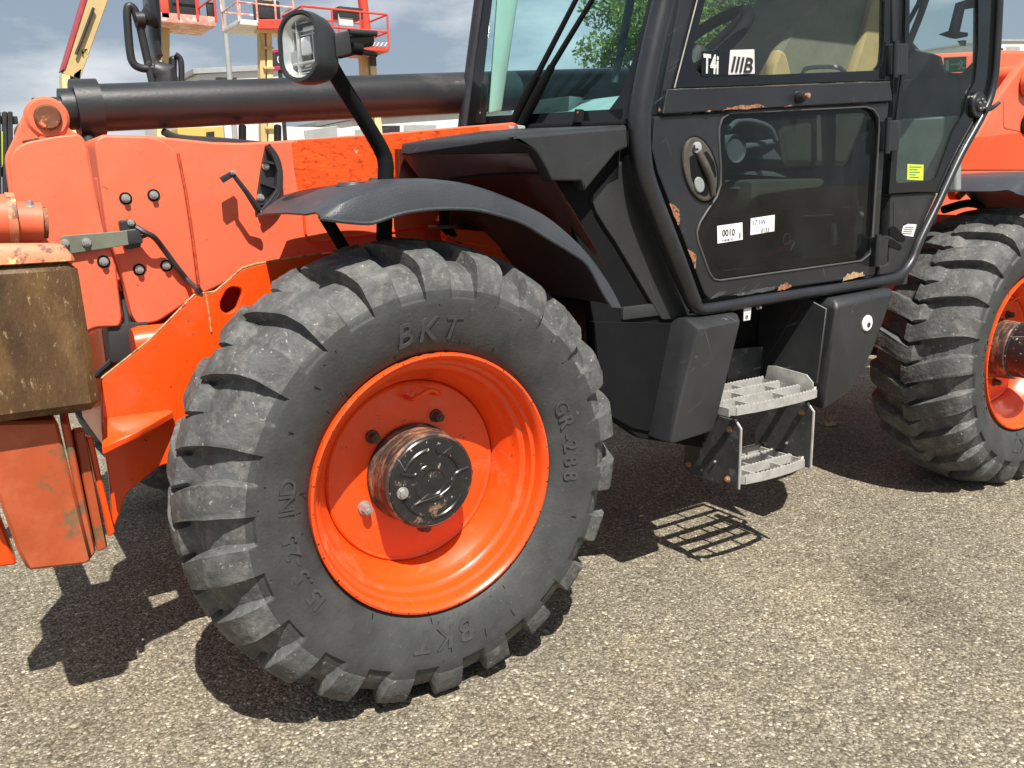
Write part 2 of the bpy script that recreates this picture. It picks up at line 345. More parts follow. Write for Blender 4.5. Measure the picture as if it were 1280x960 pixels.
def lathe(name, prof, mat, parent=None, seg=64, o=(0, 0, 0), axis='y', label=None, closed=False, sharp=32):
    bm = bmesh.new(); rings = []
    for a, r in prof:
        ring = []
        for k in range(seg):
            t = 2*math.pi*k/seg; c, s = r*math.cos(t), r*math.sin(t)
            p = {'y': (c, a, s), 'x': (a, c, s), 'z': (c, s, a)}[axis]
            ring.append(bm.verts.new(V(p)+V(o)))
        rings.append(ring)
    m = len(rings)
    for i in range(m if closed else m-1):
        A, B = rings[i], rings[(i+1) % m]
        for k in range(seg): bm.faces.new((A[k], A[(k+1) % seg], B[(k+1) % seg], B[k]))
    if not closed:
        for ring in (rings[0], rings[-1]): bm.faces.new(ring)
    return obj(name, bm, mat, parent, label, sharp)
def text(name, s, o, xd, yd, size, mat, parent=None, ext=.0006, shear=0, bold=0, aspect=1., align='LEFT', label=None, res=3):
    cu = bpy.data.curves.new('writing', 'FONT'); cu.body = s; cu.size = size; cu.extrude = ext; cu.shear = shear; cu.offset = bold; cu.align_x = align; cu.resolution_u = res
    ob = bpy.data.objects.new('writing', cu); COL.objects.link(ob)
    dg = bpy.context.evaluated_depsgraph_get(); dg.update(); me = bpy.data.meshes.new_from_object(ob.evaluated_get(dg))
    bpy.data.objects.remove(ob); bpy.data.curves.remove(cu)
    xd = V(xd).normalized(); yd = V(yd).normalized(); zd = xd.cross(yd)
    m = Matrix.Identity(4)
    for i, v in enumerate((xd*aspect, yd, zd)):
        for j in range(3): m[j][i] = v[j]
    m.translation = o; me.transform(m); me.materials.clear()
    return obj(name, me, mat, parent, label)
def join(name, objs, mat, parent, label=None):
    bm = bmesh.new()
    for o in objs:
        bm.from_mesh(o.data); me = o.data; bpy.data.objects.remove(o); bpy.data.meshes.remove(me)
    me = bpy.data.meshes.new(name); bm.to_mesh(me); bm.free()
    return obj(name, me, mat, parent, label)
XD, ZD = V((1, 0, 0)), V((0, 0, 1))

BOLT = None
def bolt(p, r, parent, mat=None, axis=V((0, -1, 0)), h=.014, name='bolt'):
    """hexagon head on a washer"""
    global BOLT
    if BOLT is None:
        bm = bmesh.new()
        for R_, z0, z1, sg in ((1.0, 0, .25, 20), (.72, .25, 1.0, 6), (.34, 1.0, 1.15, 12)):
            a = [bm.verts.new((R_*math.cos(2*math.pi*k/sg), R_*math.sin(2*math.pi*k/sg), z0)) for k in range(sg)]
            b = [bm.verts.new((R_*.94*math.cos(2*math.pi*k/sg), R_*.94*math.sin(2*math.pi*k/sg), z1)) for k in range(sg)]
            for k in range(sg): bm.faces.new((a[k], a[(k+1) % sg], b[(k+1) % sg], b[k]))
            bm.faces.new(b); bm.faces.new(a[::-1])
        BOLT = bpy.data.meshes.new('bolt'); bm.to_mesh(BOLT); bm.free()
        BOLT.materials.append(steel)
    me = BOLT
    if mat is not None:
        key = 'bolt_'+mat.name
        me = bpy.data.meshes.get(key)
        if me is None:
            me = BOLT.copy(); me.name = key; me.materials.clear(); me.materials.append(mat)
    o = bpy.data.objects.new(name, me); COL.objects.link(o)
    q = V(axis).to_track_quat('Z', 'Y')
    o.matrix_basis = Matrix.Translation(p) @ q.to_matrix().to_4x4() @ Matrix.Rotation(random.uniform(0, 1), 4, 'Z') @ Matrix.Diagonal((r, r, h, 1))
    if parent: o.parent = parent
    return o

# ------------------------------------------------------------------ ground
GZ = -.008
bm = bmesh.new(); s_ = 900
vs = [bm.verts.new((x, y, GZ)) for x, y in ((-s_, -s_), (s_, -s_), (s_, s_), (-s_, s_))]; bm.faces.new(vs)
tag(obj('ground', bm, asph), 'sunlit weathered asphalt yard with pale worn aggregate', None, kind='structure')

bm = bmesh.new()
for k in range(420):
    gx = rng.uniform(-1.2, 3.2); gy = rng.uniform(-1.2, 1.6); r = .0016+.0045*rng.random()**3
    m_ = Matrix.Translation((gx, gy, GZ+r*.4)) @ Matrix.Rotation(rng.uniform(0, 6), 4, 'Z') @ Matrix.Diagonal((r*rng.uniform(.7, 1.4), r, r*.6, 1))
    bmesh.ops.create_icosphere(bm, subdivisions=1, radius=1, matrix=m_)
grit = obj('loose_grit', bm, M('pale_grit_stone', (.34, .31, .26), .85, var=.5, vs=40)); tag(grit, 'loose pale grit scattered over the asphalt', 'grit', kind='stuff')
def scrap(px, py, s_, label):
    c_ = ray(px, py); c_ = CPOS+c_*((GZ+.004-CPOS.z)/c_.z)
    pts = [c_+V((dx*s_, dy*s_, dz)) for dx, dy, dz in ((-.06, -.01, .001), (-.01, -.03, .004), (.03, -.012, .012), (.07, .002, .003), (.03, .02, .008), (-.03, .03, .002))]
    tag(slab('dry_leaf', pts, V((0, 0, .0015)), M('dry_leaf', (.50, .40, .24), .8, var=.25, vs=40), None, 0), label, 'leaf')
scrap(1040, 531, 1.0, 'pale dry leaf on the asphalt right of the lower step')

# ================================================================== THE TELEHANDLER
T = empty('telehandler')
tag(T, 'orange telehandler with black cab and big front tyre filling the picture', 'telehandler')
W = 2.973; HZ = .60

# ---------------------------------------------------------------- wheel
NL = 22
PROF = [(.035, .338), (.012, .35), (-.008, .375), (-.022, .41), (-.031, .445), (-.035, .478), (-.0350, .485), (-.0348, .490), (-.0346, .495), (-.0343, .500), (-.0335, .513), (-.030, .530),
        (-.022, .552), (-.010, .570), (.010, .584)]+[(.022+.0178*k, .588+.030*math.sin(math.pi/2*min(1, (k+.5)/8))) for k in range(8)]+[(.165, .618)]
YC = .165
PROF = PROF + [(2*YC-a, r) for a, r in PROF[-2::-1]]
def refine(P):
    out = []
    for i in range(len(P)-1):
        out.append(P[i])
        if .52 < P[i][1] < .587: out.append(((P[i][0]+P[i+1][0])/2, (P[i][1]+P[i+1][1])/2))
    return out+[P[-1]]
PROF = refine(PROF)
def sstep(a, b, x):
    t = max(0., min(1., (x-a)/(b-a))); return t*t*(3-2*t)
PH = [0, .03, .06, .09, .12, .20, .28, .36, .40, .43, .46, .48, .5, .53, .56, .59, .62, .70, .78, .86, .90, .93, .96, .98]
def tyre_mesh():
    nS = len(PROF); verts = []; faces = []
    def lugmask(ph, ya, r):
        """1 on a lug, 0 in the pocket between lugs"""
        m = 0
        for side in (0, 1):
            d = ya if side == 0 else 2*YC-ya            # distance across from this side's edge
            p = (ph - (0 if side == 0 else .5)) % 1.0
            if d > YC+.045: continue
            wd = .56 - .10*sstep(-.03, .18, d)         # lug share of the pitch, narrower towards the middle
            c = sstep(0, .055, p)*(1-sstep(wd*.965, wd*.992, p))
            c *= 1-sstep(YC+.012, YC+.045, d)
            m = max(m, c)
        return m
    LUGT = [0, .035, .07, .11, .2, .32, .45, .58, .7, .8, .88, .93, .965, .99]
    GAPT = [.0, .03, .08, .16, .26, .37, .48, .6, .7, .79, .87, .93, .97, .99]
    NH = len(LUGT)
    def phases(ya):
        d = ya if ya < YC else 2*YC-ya
        wd = .56 - .10*sstep(-.03, .18, d)
        nearp = [t*wd for t in LUGT]+[wd+t*(1-wd) for t in GAPT]
        farp = [wd-.5+t*(1-wd) for t in GAPT]+[.5+t*wd for t in LUGT]
        f = sstep(YC-.02, YC+.02, ya)
        return [a_*(1-f)+b_*f for a_, b_ in zip(nearp, farp)]
    PHS = [phases(ya) for ya, r in PROF]
    cols = [(i, q_) for i in range(NL) for q_ in range(2*NH)]
    nT = len(cols)
    for (i, q_) in cols:
        for kk, (ya, r) in enumerate(PROF):
            ph = PHS[kk][q_]
            d = abs(ya-YC); near = ya < YC
            sk = 7.0*(1-min(1, d/.18))**1.2                            # degrees the inner ends are swept forward
            th = math.radians((i+ph)*360/NL + sk + 3)
            k = kk; a = PROF[max(0, k-1)]; b = PROF[min(nS-1, k+1)]
            tx, tr_ = b[0]-a[0], b[1]-a[1]; L = math.hypot(tx, tr_) or 1
            ny, nr = -tr_/L, tx/L
            dep = .009*sstep(.488, .495, r)+.026*max(0., min(1., (r-.50)/.08))
            m = lugmask(ph % 1.0, ya, r)
            if r < .60 and d > .1:                                     # rounded foot of every pocket on the sidewall
                m = max(m, 1-sstep(.488, .496, r))
            jit = .0015*math.sin(i*7.3+k)+.001*math.sin(ph*40+i*3)
            h = -dep*(1-m)+.012*sstep(.54, .60, r) + (jit if m > .5 and r > .55 else 0)
            h += .0022*(1-min(1, abs(r-.455)/.004))                     # moulded ring on the sidewall
            yy, rr = ya+ny*h, r+nr*h
            verts.append((rr*math.cos(th), yy, rr*math.sin(th)))
    for c in range(nT):
        n2 = (c+1) % nT
        for k in range(nS-1):
            faces.append((c*nS+k, n2*nS+k, n2*nS+k+1, c*nS+k+1))
    me = bpy.data.meshes.new('tyre'); me.from_pydata(verts, [], faces)
    me.materials.append(rubber); me.materials.append(rubber_l)
    P = np.array(verts); 
    mi = np.zeros(len(faces), dtype=np.int32)
    for f, q in enumerate(faces):
        v = P[list(q)].mean(0); rr = math.hypot(v[0], v[2])
        if rr > .515: mi[f] = 1
    me.polygons.foreach_set('material_index', mi)
    bm = bmesh.new(); bm.from_mesh(me); bmesh.ops.recalc_face_normals(bm, faces=bm.faces); bm.to_mesh(me); bm.free()
    return me
TYRE = tyre_mesh()
def squash(me, yaw_off=0):
    """the tyre bears on the ground: its lowest blocks are flattened there"""
    m = me.copy()
    lim = GZ+.002-HZ
    for v in m.vertices:
        if v.co.z < lim: v.co.z = lim + (v.co.z-lim)*.02
    return m
def arc_text(s, r, a0, size, side, mat, parent, flip=False, space=1.0, outward=True, shear=0):
    """raised letters moulded round the sidewall, starting at angle a0 (degrees)"""
    obs = []; a = a0; y = side
    for ch in s:
        wd = size*(.62 if ch not in '.-1I ' else (.42 if ch != ' ' else .4))*space
        t = math.radians(a)
        rd = V((math.cos(t), 0, math.sin(t))); tg = V((math.sin(t), 0, -math.cos(t)))
        if flip: rd, tg = -rd, -tg
        rd = (rd+V((0, -.22, 0))).normalized()
        if ch != ' ':
            dep = y+.009
            obs.append(text('raised_letter', ch, V((math.cos(t)*r, dep, math.sin(t)*r)), tg, rd, size, mat, None, ext=.0018, shear=shear, bold=size*.01, align='CENTER', aspect=.95))
        a += (-1 if not flip else 1)*math.degrees(wd/r)*1.0
    return obs
def make_wheel(loc, rotz, spin, front):
    wl = empty('wheel', loc, T); wl.rotation_euler = (0, 0, rotz)
    ty = obj('tyre', squash_spun(spin, 1 if front else 1.15), None, wl, None, 38)
    if not hasattr(make_wheel, 'proto'):
        # rim with drop-centre barrel
        prof = [(.035, .345), (.006, .351), (-.004, .349), (-.006, .343), (.0, .336), (.010, .331), (.022, .328), (.030, .326), (.036, .317), (.050, .313), (.058, .311), (.064, .301), (.070, .297),
                (.082, .294), (.096, .284), (.118, .268), (.140, .258), (.165, .252), (.24, .25), (.27, .30), (.29, .335), (.305, .345), (.305, .335), (.28, .32), (.25, .262), (.17, .262), (.13, .275), (.10, .295), (.05, .325)]
        rim = lathe('rim', prof, rim_or, wl, 96, closed=True, sharp=28)
        dprof = [(.150, .2535), (.146, .249), (.152, .240), (.152, .16), (.150, .13), (.150, .05), (.170, .05), (.170, .2535)]
        disc = lathe('wheel_disc', dprof, rim_or, wl, 72, sharp=28)
        hub = lathe('hub', [(.152, .137), (.135, .137), (.128, .131), (.06, .130), (.048, .1295), (.044, .126), (.152, .10)][:6]+[(.044, .02), (.152, .02)], hub_rust, wl, 56, sharp=28)
        cap = lathe('hub_cap', [(.05, .1225), (.039, .1225), (.036, .119), (.036, .055), (.033, .052), (.033, .036), (.036, .033), (.036, .012)], hub_m, wl, 56, sharp=28)
        # raised cast ribs on the cap
        bmr = bmesh.new()
        for a0, a1, rr in ((20, 80, .083), (95, 150, .092), (200, 250, .09), (265, 330, .098)):
            pts = [V((rr*math.cos(math.radians(a0+(a1-a0)*k/10)), .0355, rr*math.sin(math.radians(a0+(a1-a0)*k/10)))) for k in range(11)]
            tube('', pts, .0045, None, bm=bmr, seg=6)
        for pts in ([(-.09, .04), (-.05, .03), (-.03, .055), (.005, .05)], [(.02, -.04), (.055, -.02), (.07, .01), (.11, .02)], [(-.06, -.05), (-.02, -.045), (.02, -.04)]):
            tube('', [V((a, .0355, b)) for a, b in pts], .0042, None, bm=bmr, seg=6, smooth=4)
        obj('cast_rib', bmr, hub_m, wl, sharp=50)
        bolt(V((-.088, .036, -.012)), .017, wl, axis=V((0, -1, 0)), h=.012)
        for a in (62, 134, 206, 278, 350):
            t = math.radians(a); p = V((.165*math.cos(t), .150, .165*math.sin(t)))
            bolt(p, .019, wl, hub_rust if a != 206 else steel, h=.030, name='lug_nut')
        bmn = bmesh.new()
        for k in range(34):
            a = k*2*math.pi/34+random.uniform(-.06, .06); l_ = random.uniform(.004, .014)
            tube('', [V((.3425*math.cos(a), -.0062, .3425*math.sin(a))), V(((.3425+l_*.5)*math.cos(a+l_*.4), -.0055, (.3425+l_*.5)*math.sin(a+l_*.4)))], .0011, None, bm=bmn, seg=4)
        on = obj('edge_nicks', bmn, plastic_d, wl); on['kind'] = 'stuff'
        # valve guard loop welded on the disc
        tube('valve_guard', [V((-.012, .15, .212)), V((-.010, .105, .214)), V((.03, .085, .236)), V((.068, .105, .216)), V((.07, .15, .212))], .0062, rim_or, wl, smooth=5, seg=8)
        for s_, r_, a_, z_, sp_, sh_ in (('BKT', .390, 103, .085, 1.15, .25), ('BKT', .390, -82, .085, 1.15, .25), ('GR-288', .392, 22, .062, 1.1, 0), ('15.5-25 IND', .395, 212, .060, .98, 0)):
            [setattr(lt, 'parent', wl) for lt in arc_text(s_, r_, a_, z_, -.0285, rubber_w, None, space=sp_, shear=sh_)]
        bmh = bmesh.new()                                            # little moulding hairs
        for k in range(36):
            a = random.uniform(0, 6.283); r = random.choice((.362, .375, .44, .462, .47)); t2 = a+random.uniform(-.01, .01)
            r1 = r+random.uniform(.012, .022)
            yy = -.0315 if r > .43 else -.006-(r-.36)*.2
            tube('', [V((r*math.cos(a), yy+.001, r*math.sin(a))), V((r1*math.cos(t2), yy-.004, r1*math.sin(t2)))], .0011, None, bm=bmh, seg=4)
        oh = obj('moulding_hairs', bmh, plastic_d, wl); oh['kind'] = 'stuff'
        make_wheel.proto = wl
    else:
        for ch in list(make_wheel.proto.children):
            if ch.name.startswith('tyre'): continue
            c = ch.copy(); COL.objects.link(c); c.parent = wl
    return wl
def squash_spun(spin, wide=1):
    m = TYRE.copy(); m.transform(Matrix.Rotation(math.radians(spin), 4, 'Y'))
    lim = GZ+.002-HZ
    for v in m.vertices:
        if wide != 1 and v.co.y > 0: v.co.y *= wide
        if v.co.z < lim: v.co.z = lim + (v.co.z-lim)*.02
    return m
make_wheel((0, 0, HZ), 0, 0, True)
wr = make_wheel((W, 0, HZ), 0, 9, False)
make_wheel((0, 2.3, HZ), math.pi, 4, True)
make_wheel((W, 2.3, HZ), math.pi, 13, False)
# the rear hub sticks out further
lathe('hub_extension', [(.05, .118), (-.060, .118), (-.075, .112), (-.078, .10), (-.078, .04), (-.07, .03), (-.07, .01)], hub_m, wr, 48, sharp=30)

# ---------------------------------------------------------------- chassis and axles
box('chassis_frame', V((1.45, 1.15, .78)), V((4.2, .74, .42)), orange, T, bevel=.01)
lathe('axle', [(.25, .09), (.45, .10), (.7, .12), (.95, .13), (1.15, .2), (1.35, .13), (1.6, .12), (1.85, .10), (2.05, .09)], darkm, T, 24, (0, 0, HZ))
lathe('axle', [(.25, .09), (.45, .10), (.7, .12), (.95, .13), (1.15, .2), (1.35, .13), (1.6, .12), (1.85, .10), (2.05, .09)], darkm, T, 24, (W, 0, HZ))
YP = .47
cp = plate('chassis_side_plate', [(127, 474), (186, 427), (243, 369), (256, 367), (269, 365), (287, 350), (303, 336), (340, 327), (402, 317), (470, 309), (560, 300), (640, 310), (660, 470), (500, 610), (300, 560), (200, 582), (159, 616), (150, 640), (141, 664), (137, 600), (128, 540)],
      YP, .022, orange, T, holes=[[(283, 362), (291, 358), (302, 360), (303, 368), (296, 386), (285, 393), (276, 388), (275, 378)]], r=6, hr=4, bevel=.003)
# worn bright top edge of the plate
def ptube(name, pts, Y, r, mat, parent, dy=0, smooth=0, seg=8, closed=False):
    return tube(name, [PY(a, b, Y)+V((0, dy, 0)) for a, b in pts], r, mat, parent, smooth=smooth, seg=seg, closed=closed)
ptube('worn_edge', [(127, 473), (186, 426), (243, 368.5), (256, 366.5), (269, 364.5), (287, 349.5), (303, 335), (320, 330), (340, 326.5), (402, 316.5)], YP, .0032, edge_m, cp, dy=.002, seg=6)
ptube('weld_seam', [(257, 368), (261, 390), (264, 415)], YP, .003, edge_m, cp, dy=-.001, seg=6)
# horizontal flange under the plate
f0, f1, f2 = PY(127, 533, YP), PY(212, 512, YP), PY(212, 517, YP)
slab('flange', [PY(128, 522, YP), PY(170, 517, YP), PY(210, 512, YP), PY(210, 512, YP)+V((.01, -.02, 0)), PY(165, 527, YP)+V((0, -.10, -.0)), PY(118, 546, YP)+V((-.0, -.12, .0))], V((0, 0, -.02)), orange, cp, bevel=.003)
# inner wheel-arch wall under the cowl, maroon for the orange it reflects
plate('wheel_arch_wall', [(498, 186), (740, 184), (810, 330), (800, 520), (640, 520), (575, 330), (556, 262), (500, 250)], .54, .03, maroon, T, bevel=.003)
plate('cable_tray', [(560, 285), (640, 292), (720, 320), (735, 345), (700, 340), (620, 310), (560, 300)], .46, .05, orange, T, r=4)
box('arch_bracket', PY(553, 283, .44), V((.07, .06, .012)), galv_d, T); bolt(PY(548, 277, .44)+V((0, -.02, .004)), .016, T, axis=ZD)

# ---------------------------------------------------------------- boom
YB = .62
boom = plate('boom_side', [(118, 182), (120, 173), (128, 168), (186, 169.5), (222, 173), (266, 177.5), (300, 178.5), (332, 177), (365, 175), (486, 166), (579, 158), (700, 148), (700, 300), (560, 305), (400, 320), (300, 345), (245, 372), (200, 402), (172, 409), (163, 395), (150, 335), (133, 290)],
      YB, .30, salmon, T, r=5, bevel=.006)
plate('boom_end_plate', [(118, 182), (121, 174), (129, 169), (186, 170.5), (205, 176), (221, 190), (231, 240), (240, 300), (247, 360), (240, 374), (198, 402), (173, 407), (165, 395), (150, 335), (133, 290)],
      YB-.012, .012, salmon, T, r=6, bevel=.005)
ptube('weld_seam', [(222, 192), (232, 240), (241, 300), (248, 356)], YB, .0042, weld, T, dy=-.003, seg=6)
# scraped decal panel
plate('scraped_decal', [(365, 178), (372, 175.5), (486, 168), (600, 158), (600, 240), (455, 243), (374, 243), (368, 210)], YB-.0025, .0025, scraped, T, r=3, bevel=.0005)
# rectangular weld line low on the boom
ptube('weld_seam', [(379, 262), (381, 290), (384, 300), (391, 303), (430, 297), (500, 288), (560, 280)], YB, .004, orange, T, dy=-.001, seg=6)
box('boom_tube', V((2.2, 1.18, 1.40)), V((4.6, .44, .36)), salmon, T, bevel=.02, rot=Matrix.Rotation(math.radians(-3.2), 3, 'Y'))
box('boom_head_tube', V((-.30, 1.10, 1.22)), V((.55, .36, .46)), salmon, T, bevel=.01)
# boom head with pin
YH = YB-.03
plate('boom_head_plate', [(6, 196), (18, 172), (29, 143), (40, 130), (57, 123.5), (72, 130), (82, 149), (87, 162), (103, 170), (110, 183), (118, 228), (130, 290), (145, 331), (153, 400), (150, 410), (119, 411), (90, 430), (60, 420), (42, 410), (20, 300), (12, 245)],
      YH, .03, salmon, T, r=7, bevel=.004)
plate('head_cover_plate', [(12, 205), (16, 188), (31, 178), (70, 170), (98, 167.5), (106, 175), (112, 205), (119, 240), (130, 290), (144, 331), (152, 398), (149, 408), (119, 409), (88, 425), (45, 405), (22, 300)],
      YH-.010, .012, salmon, T, r=7, bevel=.004)
tube('weld_seam', [PY(a, b, YH-.002) for a, b in [(28, 177), (45, 173.5), (60, 171), (75, 169)]], .0032, rust_pin, T, seg=6)
pc = PY(59, 147, YH)
lathe('pin_boss', [(-.008, .036), (-.008, .043), (.0, .050), (.03, .050)], salmon, T, 36, pc)
lathe('pin', [(-.018, .004), (-.020, .026), (-.014, .031), (.05, .031), (.6, .031)], rust_pin, T, 32, pc)
plate('boom_head_plate', [(6, 196), (18, 172), (29, 143), (40, 130), (57, 123.5), (72, 130), (82, 149), (87, 162), (103, 170), (110, 183), (153, 400), (60, 420), (42, 410), (20, 300), (12, 245)], 1.30, .03, salmon, T, r=7)
# links between the two plates
plate('inner_boom_link', [(120, 222), (127, 222), (137, 290), (150, 340), (152, 365), (146, 350), (132, 300)], YB+.03, .2, salmon, T, r=2)
box('head_block', PY(127, 215, YB+.16), V((.05, .1, .12)), plastic_d, T)  # blackened to stand for the dark gap behind the head plate
box('head_block', PY(140, 300, YB+.10), V((.06, .1, .24)), chip, T)
box('hydraulic_block', PY(158, 425, YB+.02), V((.10, .10, .10)), darkm, T)
tube('hydraulic_hose', [PY(118, 190, .75), PY(128, 260, .70), PY(146, 345, .68), PY(160, 405, .64), PY(150, 440, .62), PY(120, 470, .66)], .010, plastic, T, smooth=5, seg=8)
tube('hydraulic_hose', [PY(205, 165, 1.0), PY(225, 173, .95), PY(280, 177, .9), PY(330, 182, .9)], .012, plastic, T, smooth=5, seg=8)
lathe('lift_cylinder', [(-.0, .045), (.02, .05), (.30, .05)], orange, T, 24, PY(166, 432, YP+.05), 'x')
for a, b in ((157, 248), (192, 244), (174, 337), (208, 332)):
    p = PY(a, b, YB-.012); lathe('bolt_recess', [(.001, .0160), (-.0022, .0160), (-.0022, .010)], plastic_d, T, 24, p); bolt(p+V((0, -.002, 0)), .0115, T)
p = PY(129.5, 327, YH-.01); lathe('bolt_recess', [(.001, .0160), (-.0022, .0160), (-.0022, .010)], plastic_d, T, 24, p); bolt(p+V((0, -.002, 0)), .0115, T)
# sensor bracket, sensor and cable
sb = plate('sensor_bracket', [(75, 298), (78, 295), (150, 289), (176, 285), (179, 303), (150, 308), (90, 317), (86, 316)], YB-.055, .008, olive, T, r=2, bevel=.0015)
bolt(PY(81, 304, YB-.056), .011, sb); bolt(PY(108, 303, YB-.056), .0115, sb)
box('sensor_fold', PY(168, 296, YB-.05), V((.035, .02, .035)), plastic, sb)
plate('sensor', [(150, 278), (152, 275.5), (166, 274), (170, 278), (177, 303), (176, 309), (160, 312), (156, 309)], YB-.045, .032, plastic, T, r=2)
bolt(PY(163.5, 278.5, YB-.046), .009, T)
tube('sensor_cable', [PY(170, 284, YB-.05), PY(182, 291, YB-.06), PY(193, 297, YB-.055), PY(205, 312, YB-.035), PY(222, 335, YB-.03), PY(236, 352, YB-.03), PY(248, 363, YP+.03)], .0075, plastic, T, smooth=5, seg=8)
tube('sensor_cable', [PY(176, 297, YB-.05), PY(184, 294, YB-.055), PY(190, 296, YB-.055)], .005, plastic, T, smooth=4, seg=8)
tube('cable_tie', [PY(244, 362, YP-.005), PY(249, 359, YP-.01), PY(252, 364, YP-.005), PY(247, 366, YP)], .004, plastic, T, seg=6)

# black cylinder lying above the boom
A0 = PY(100, 136, 1.02); A1 = PY(590, 115.5, 1.02)
dirp = (A1-A0).normalized(); rA = (PY(130, 109, 1.02)-PY(130, 168, 1.02)).length/2; rB = (PY(589, 90, 1.02)-PY(589, 141, 1.02)).length/2
tube('tilt_cylinder', [A0+dirp*.03, A1, A1+dirp*.75], [rA, rB, rB], pipe_m, T, seg=40)
tube('cylinder_collar', [A0-dirp*.015, A0+dirp*.055], rA*1.22, pipe_m, T, seg=40)
tube('cylinder_gland', [A0-dirp*.05, A0-dirp*.015], rA*.86, pipe_m, T, seg=32)
tube('cylinder_rod', [A0-dirp*.12, A0-dirp*.05], rA*.52, pipe_m, T, seg=28)
tube('cylinder_bracket', [PY(110, 170, 1.0), PY(113, 190, .95), PY(112, 215, .9)], .02, darkm, T)
tube('valve_pipe', [PY(303, 178, .95), PY(303, 158, .98)], .012, plastic_d, T)
tube('valve_pipe', [PY(347, 180, .95), PY(347, 158, .98)], .012, plastic_d, T)

# ---------------------------------------------------------------- front carriage at the left
YF = .30
q = [PY(-60, 335, YF), PY(97, 326, YF), PY(127, 512, YF), PY(-60, 538, YF)]
slab('carriage_plate', q, V((0, .34, 0)), rust, T, bevel=.02)  # depth behind the face added to cast a solid ground shadow
lo = PY(-60, 322, YF); hi = PY(88, 312, YF)
hull('carriage_top_edge', [PY(-60, 336, YF)+V((0, -.002, 0)), PY(97.5, 327, YF)+V((0, -.002, 0)), PY(-60, 306, YF+.012), PY(80, 305, YF+.012), PY(97, 326, YF)+V((0, .09, 0)), PY(-60, 336, YF)+V((0, .09, 0)), PY(-60, 306, YF)+V((0, .09, 0)), PY(80, 305, YF)+V((0, .08, 0))], rust_top, T, bevel=.012)
ra = PY(-30, 275, .50); rb = PY(52, 278, .50)
d = (rb-ra).normalized()
tube('roller_boss', [ra, PY(18, 275, .50)], .060, salmon, T, seg=32)
tube('roller_ring', [PY(9, 275, .50), PY(20, 275, .50)], .064, rust_top, T, seg=32)
tube('roller', [PY(20, 277, .50), rb], .048, salmon, T, seg=32)
tube('roller_end', [rb, rb+d*.012], .038, chip, T, seg=28)
bolt(PY(38, 259, .48), .014, T, axis=ZD, h=.014)
# fork arm hanging below
fa = [PY(-25, 528, .36), PY(72, 526, .36), PY(116, 700, .36), PY(108, 706, .36), PY(35, 714, .36), PY(22, 690, .36), PY(-25, 560, .36)]
slab('fork_arm', fa, V((.0, .26, 0)), dusty_or, T, bevel=.008)  # thickened behind its face to fill out the ground shadow
slab('side_strip', [PY(75, 527, .37), PY(86, 530, .37), PY(120, 690, .37), PY(112, 700, .37)], V((.02, .22, 0)), dusty_or, T, bevel=.004)
slab('hanger_plate', [PY(92, 541, .42), PY(106, 538, .42), PY(135, 685, .42), PY(122, 690, .42)], V((.0, .05, 0)), dusty_or, T, bevel=.004)
slab('hanger_plate', [PY(108, 548, .44), PY(116, 546, .44), PY(128, 600, .44), PY(145, 665, .44), PY(136, 672, .44)], V((.0, .03, 0)), orange, T, bevel=.003)
slab('fork_arm', [PY(-20, 600, .55), PY(0, 648, .55), PY(22, 706, .55), PY(-20, 712, .55)], V((0, .1, 0)), orange, T, bevel=.006)
box('carriage_cross_tube', V((-.86, 1.15, .66)), V((.08, 1.2, .12)), darkm, T)
slab('carriage_plate', [PY(-60, 335, 1.7), PY(97, 326, 1.7), PY(127, 512, 1.7), PY(-60, 538, 1.7)], V((0, .07, 0)), rust, T, bevel=.012)

# ---------------------------------------------------------------- fender
def arcprof(pts): return spline([V((a, 0, b)) for a, b in pts], 5)
FT = [(400, 269), (428, 254), (460, 241), (488, 236), (516, 231.5), (545, 229), (580, 232), (625, 245), (682, 271), (719, 301), (743, 328), (763, 358), (777, 385)]
FL = [(400, 273), (430, 277), (460, 279), (474, 276), (505, 266), (545, 261), (590, 261.5), (621, 268), (654, 279), (682, 296), (715, 316), (735, 332), (753, 365), (765, 384)]
def fender_mesh():
    top = spline([PY(a, b, .0) for a, b in FT], 4); low = spline([PY(a, b, -.012) for a, b in FL], 4)
    def samp(L, n):
        d = [0]
        for i in range(1, len(L)): d.append(d[-1]+(L[i]-L[i-1]).length)
        out = []
        for k in range(n):
            s = d[-1]*k/(n-1); j = 0
            while j < len(d)-2 and d[j+1] < s: j += 1
            t = (s-d[j])/max(1e-9, d[j+1]-d[j]); out.append(L[j].lerp(L[j+1], t))
        return out
    n = 44; a = samp(top, n); b = samp(low, n)
    rows = []
    for k in range(n):
        t = a[k]; u = k/(n-1)
        # crown across the width: rises a little from the outer edge then runs flat inwards
        cross = [b[k], b[k].lerp(t, .5)+V((0, -.004, 0)), t]
        nrm = V((t.x-.05, 0, t.z-.62)).normalized()
        far = .54 if u < .8 else .50
        fs = min(1, k/5)
        cross += [t+V((0, .02, 0))+nrm*.008, t+V((0, .10, 0))+nrm*.014, t+V((0, .25, 0))+nrm*.016, t+V((0, .42, 0))+nrm*.012, V((t.x, far, t.z))+nrm*.004]
        if k < 5:
            for c in range(4, 8): cross[c] = cross[c]+V((.0, -(5-k)*.004*(c-3), -.002*(5-k)))
        rows.append(cross)
    bm = bmesh.new(); g = [[bm.verts.new(p) for p in r] for r in rows]; m = len(rows[0])
    for k in range(n-1):
        for j in range(m-1): bm.faces.new((g[k][j], g[k][j+1], g[k+1][j+1], g[k+1][j]))
    bmesh.ops.recalc_face_normals(bm, faces=bm.faces)
    bmesh.ops.solidify(bm, geom=list(bm.faces), thickness=.005)
    me = bpy.data.meshes.new('fender'); bm.to_mesh(me); bm.free(); return me
FEN = fender_mesh()
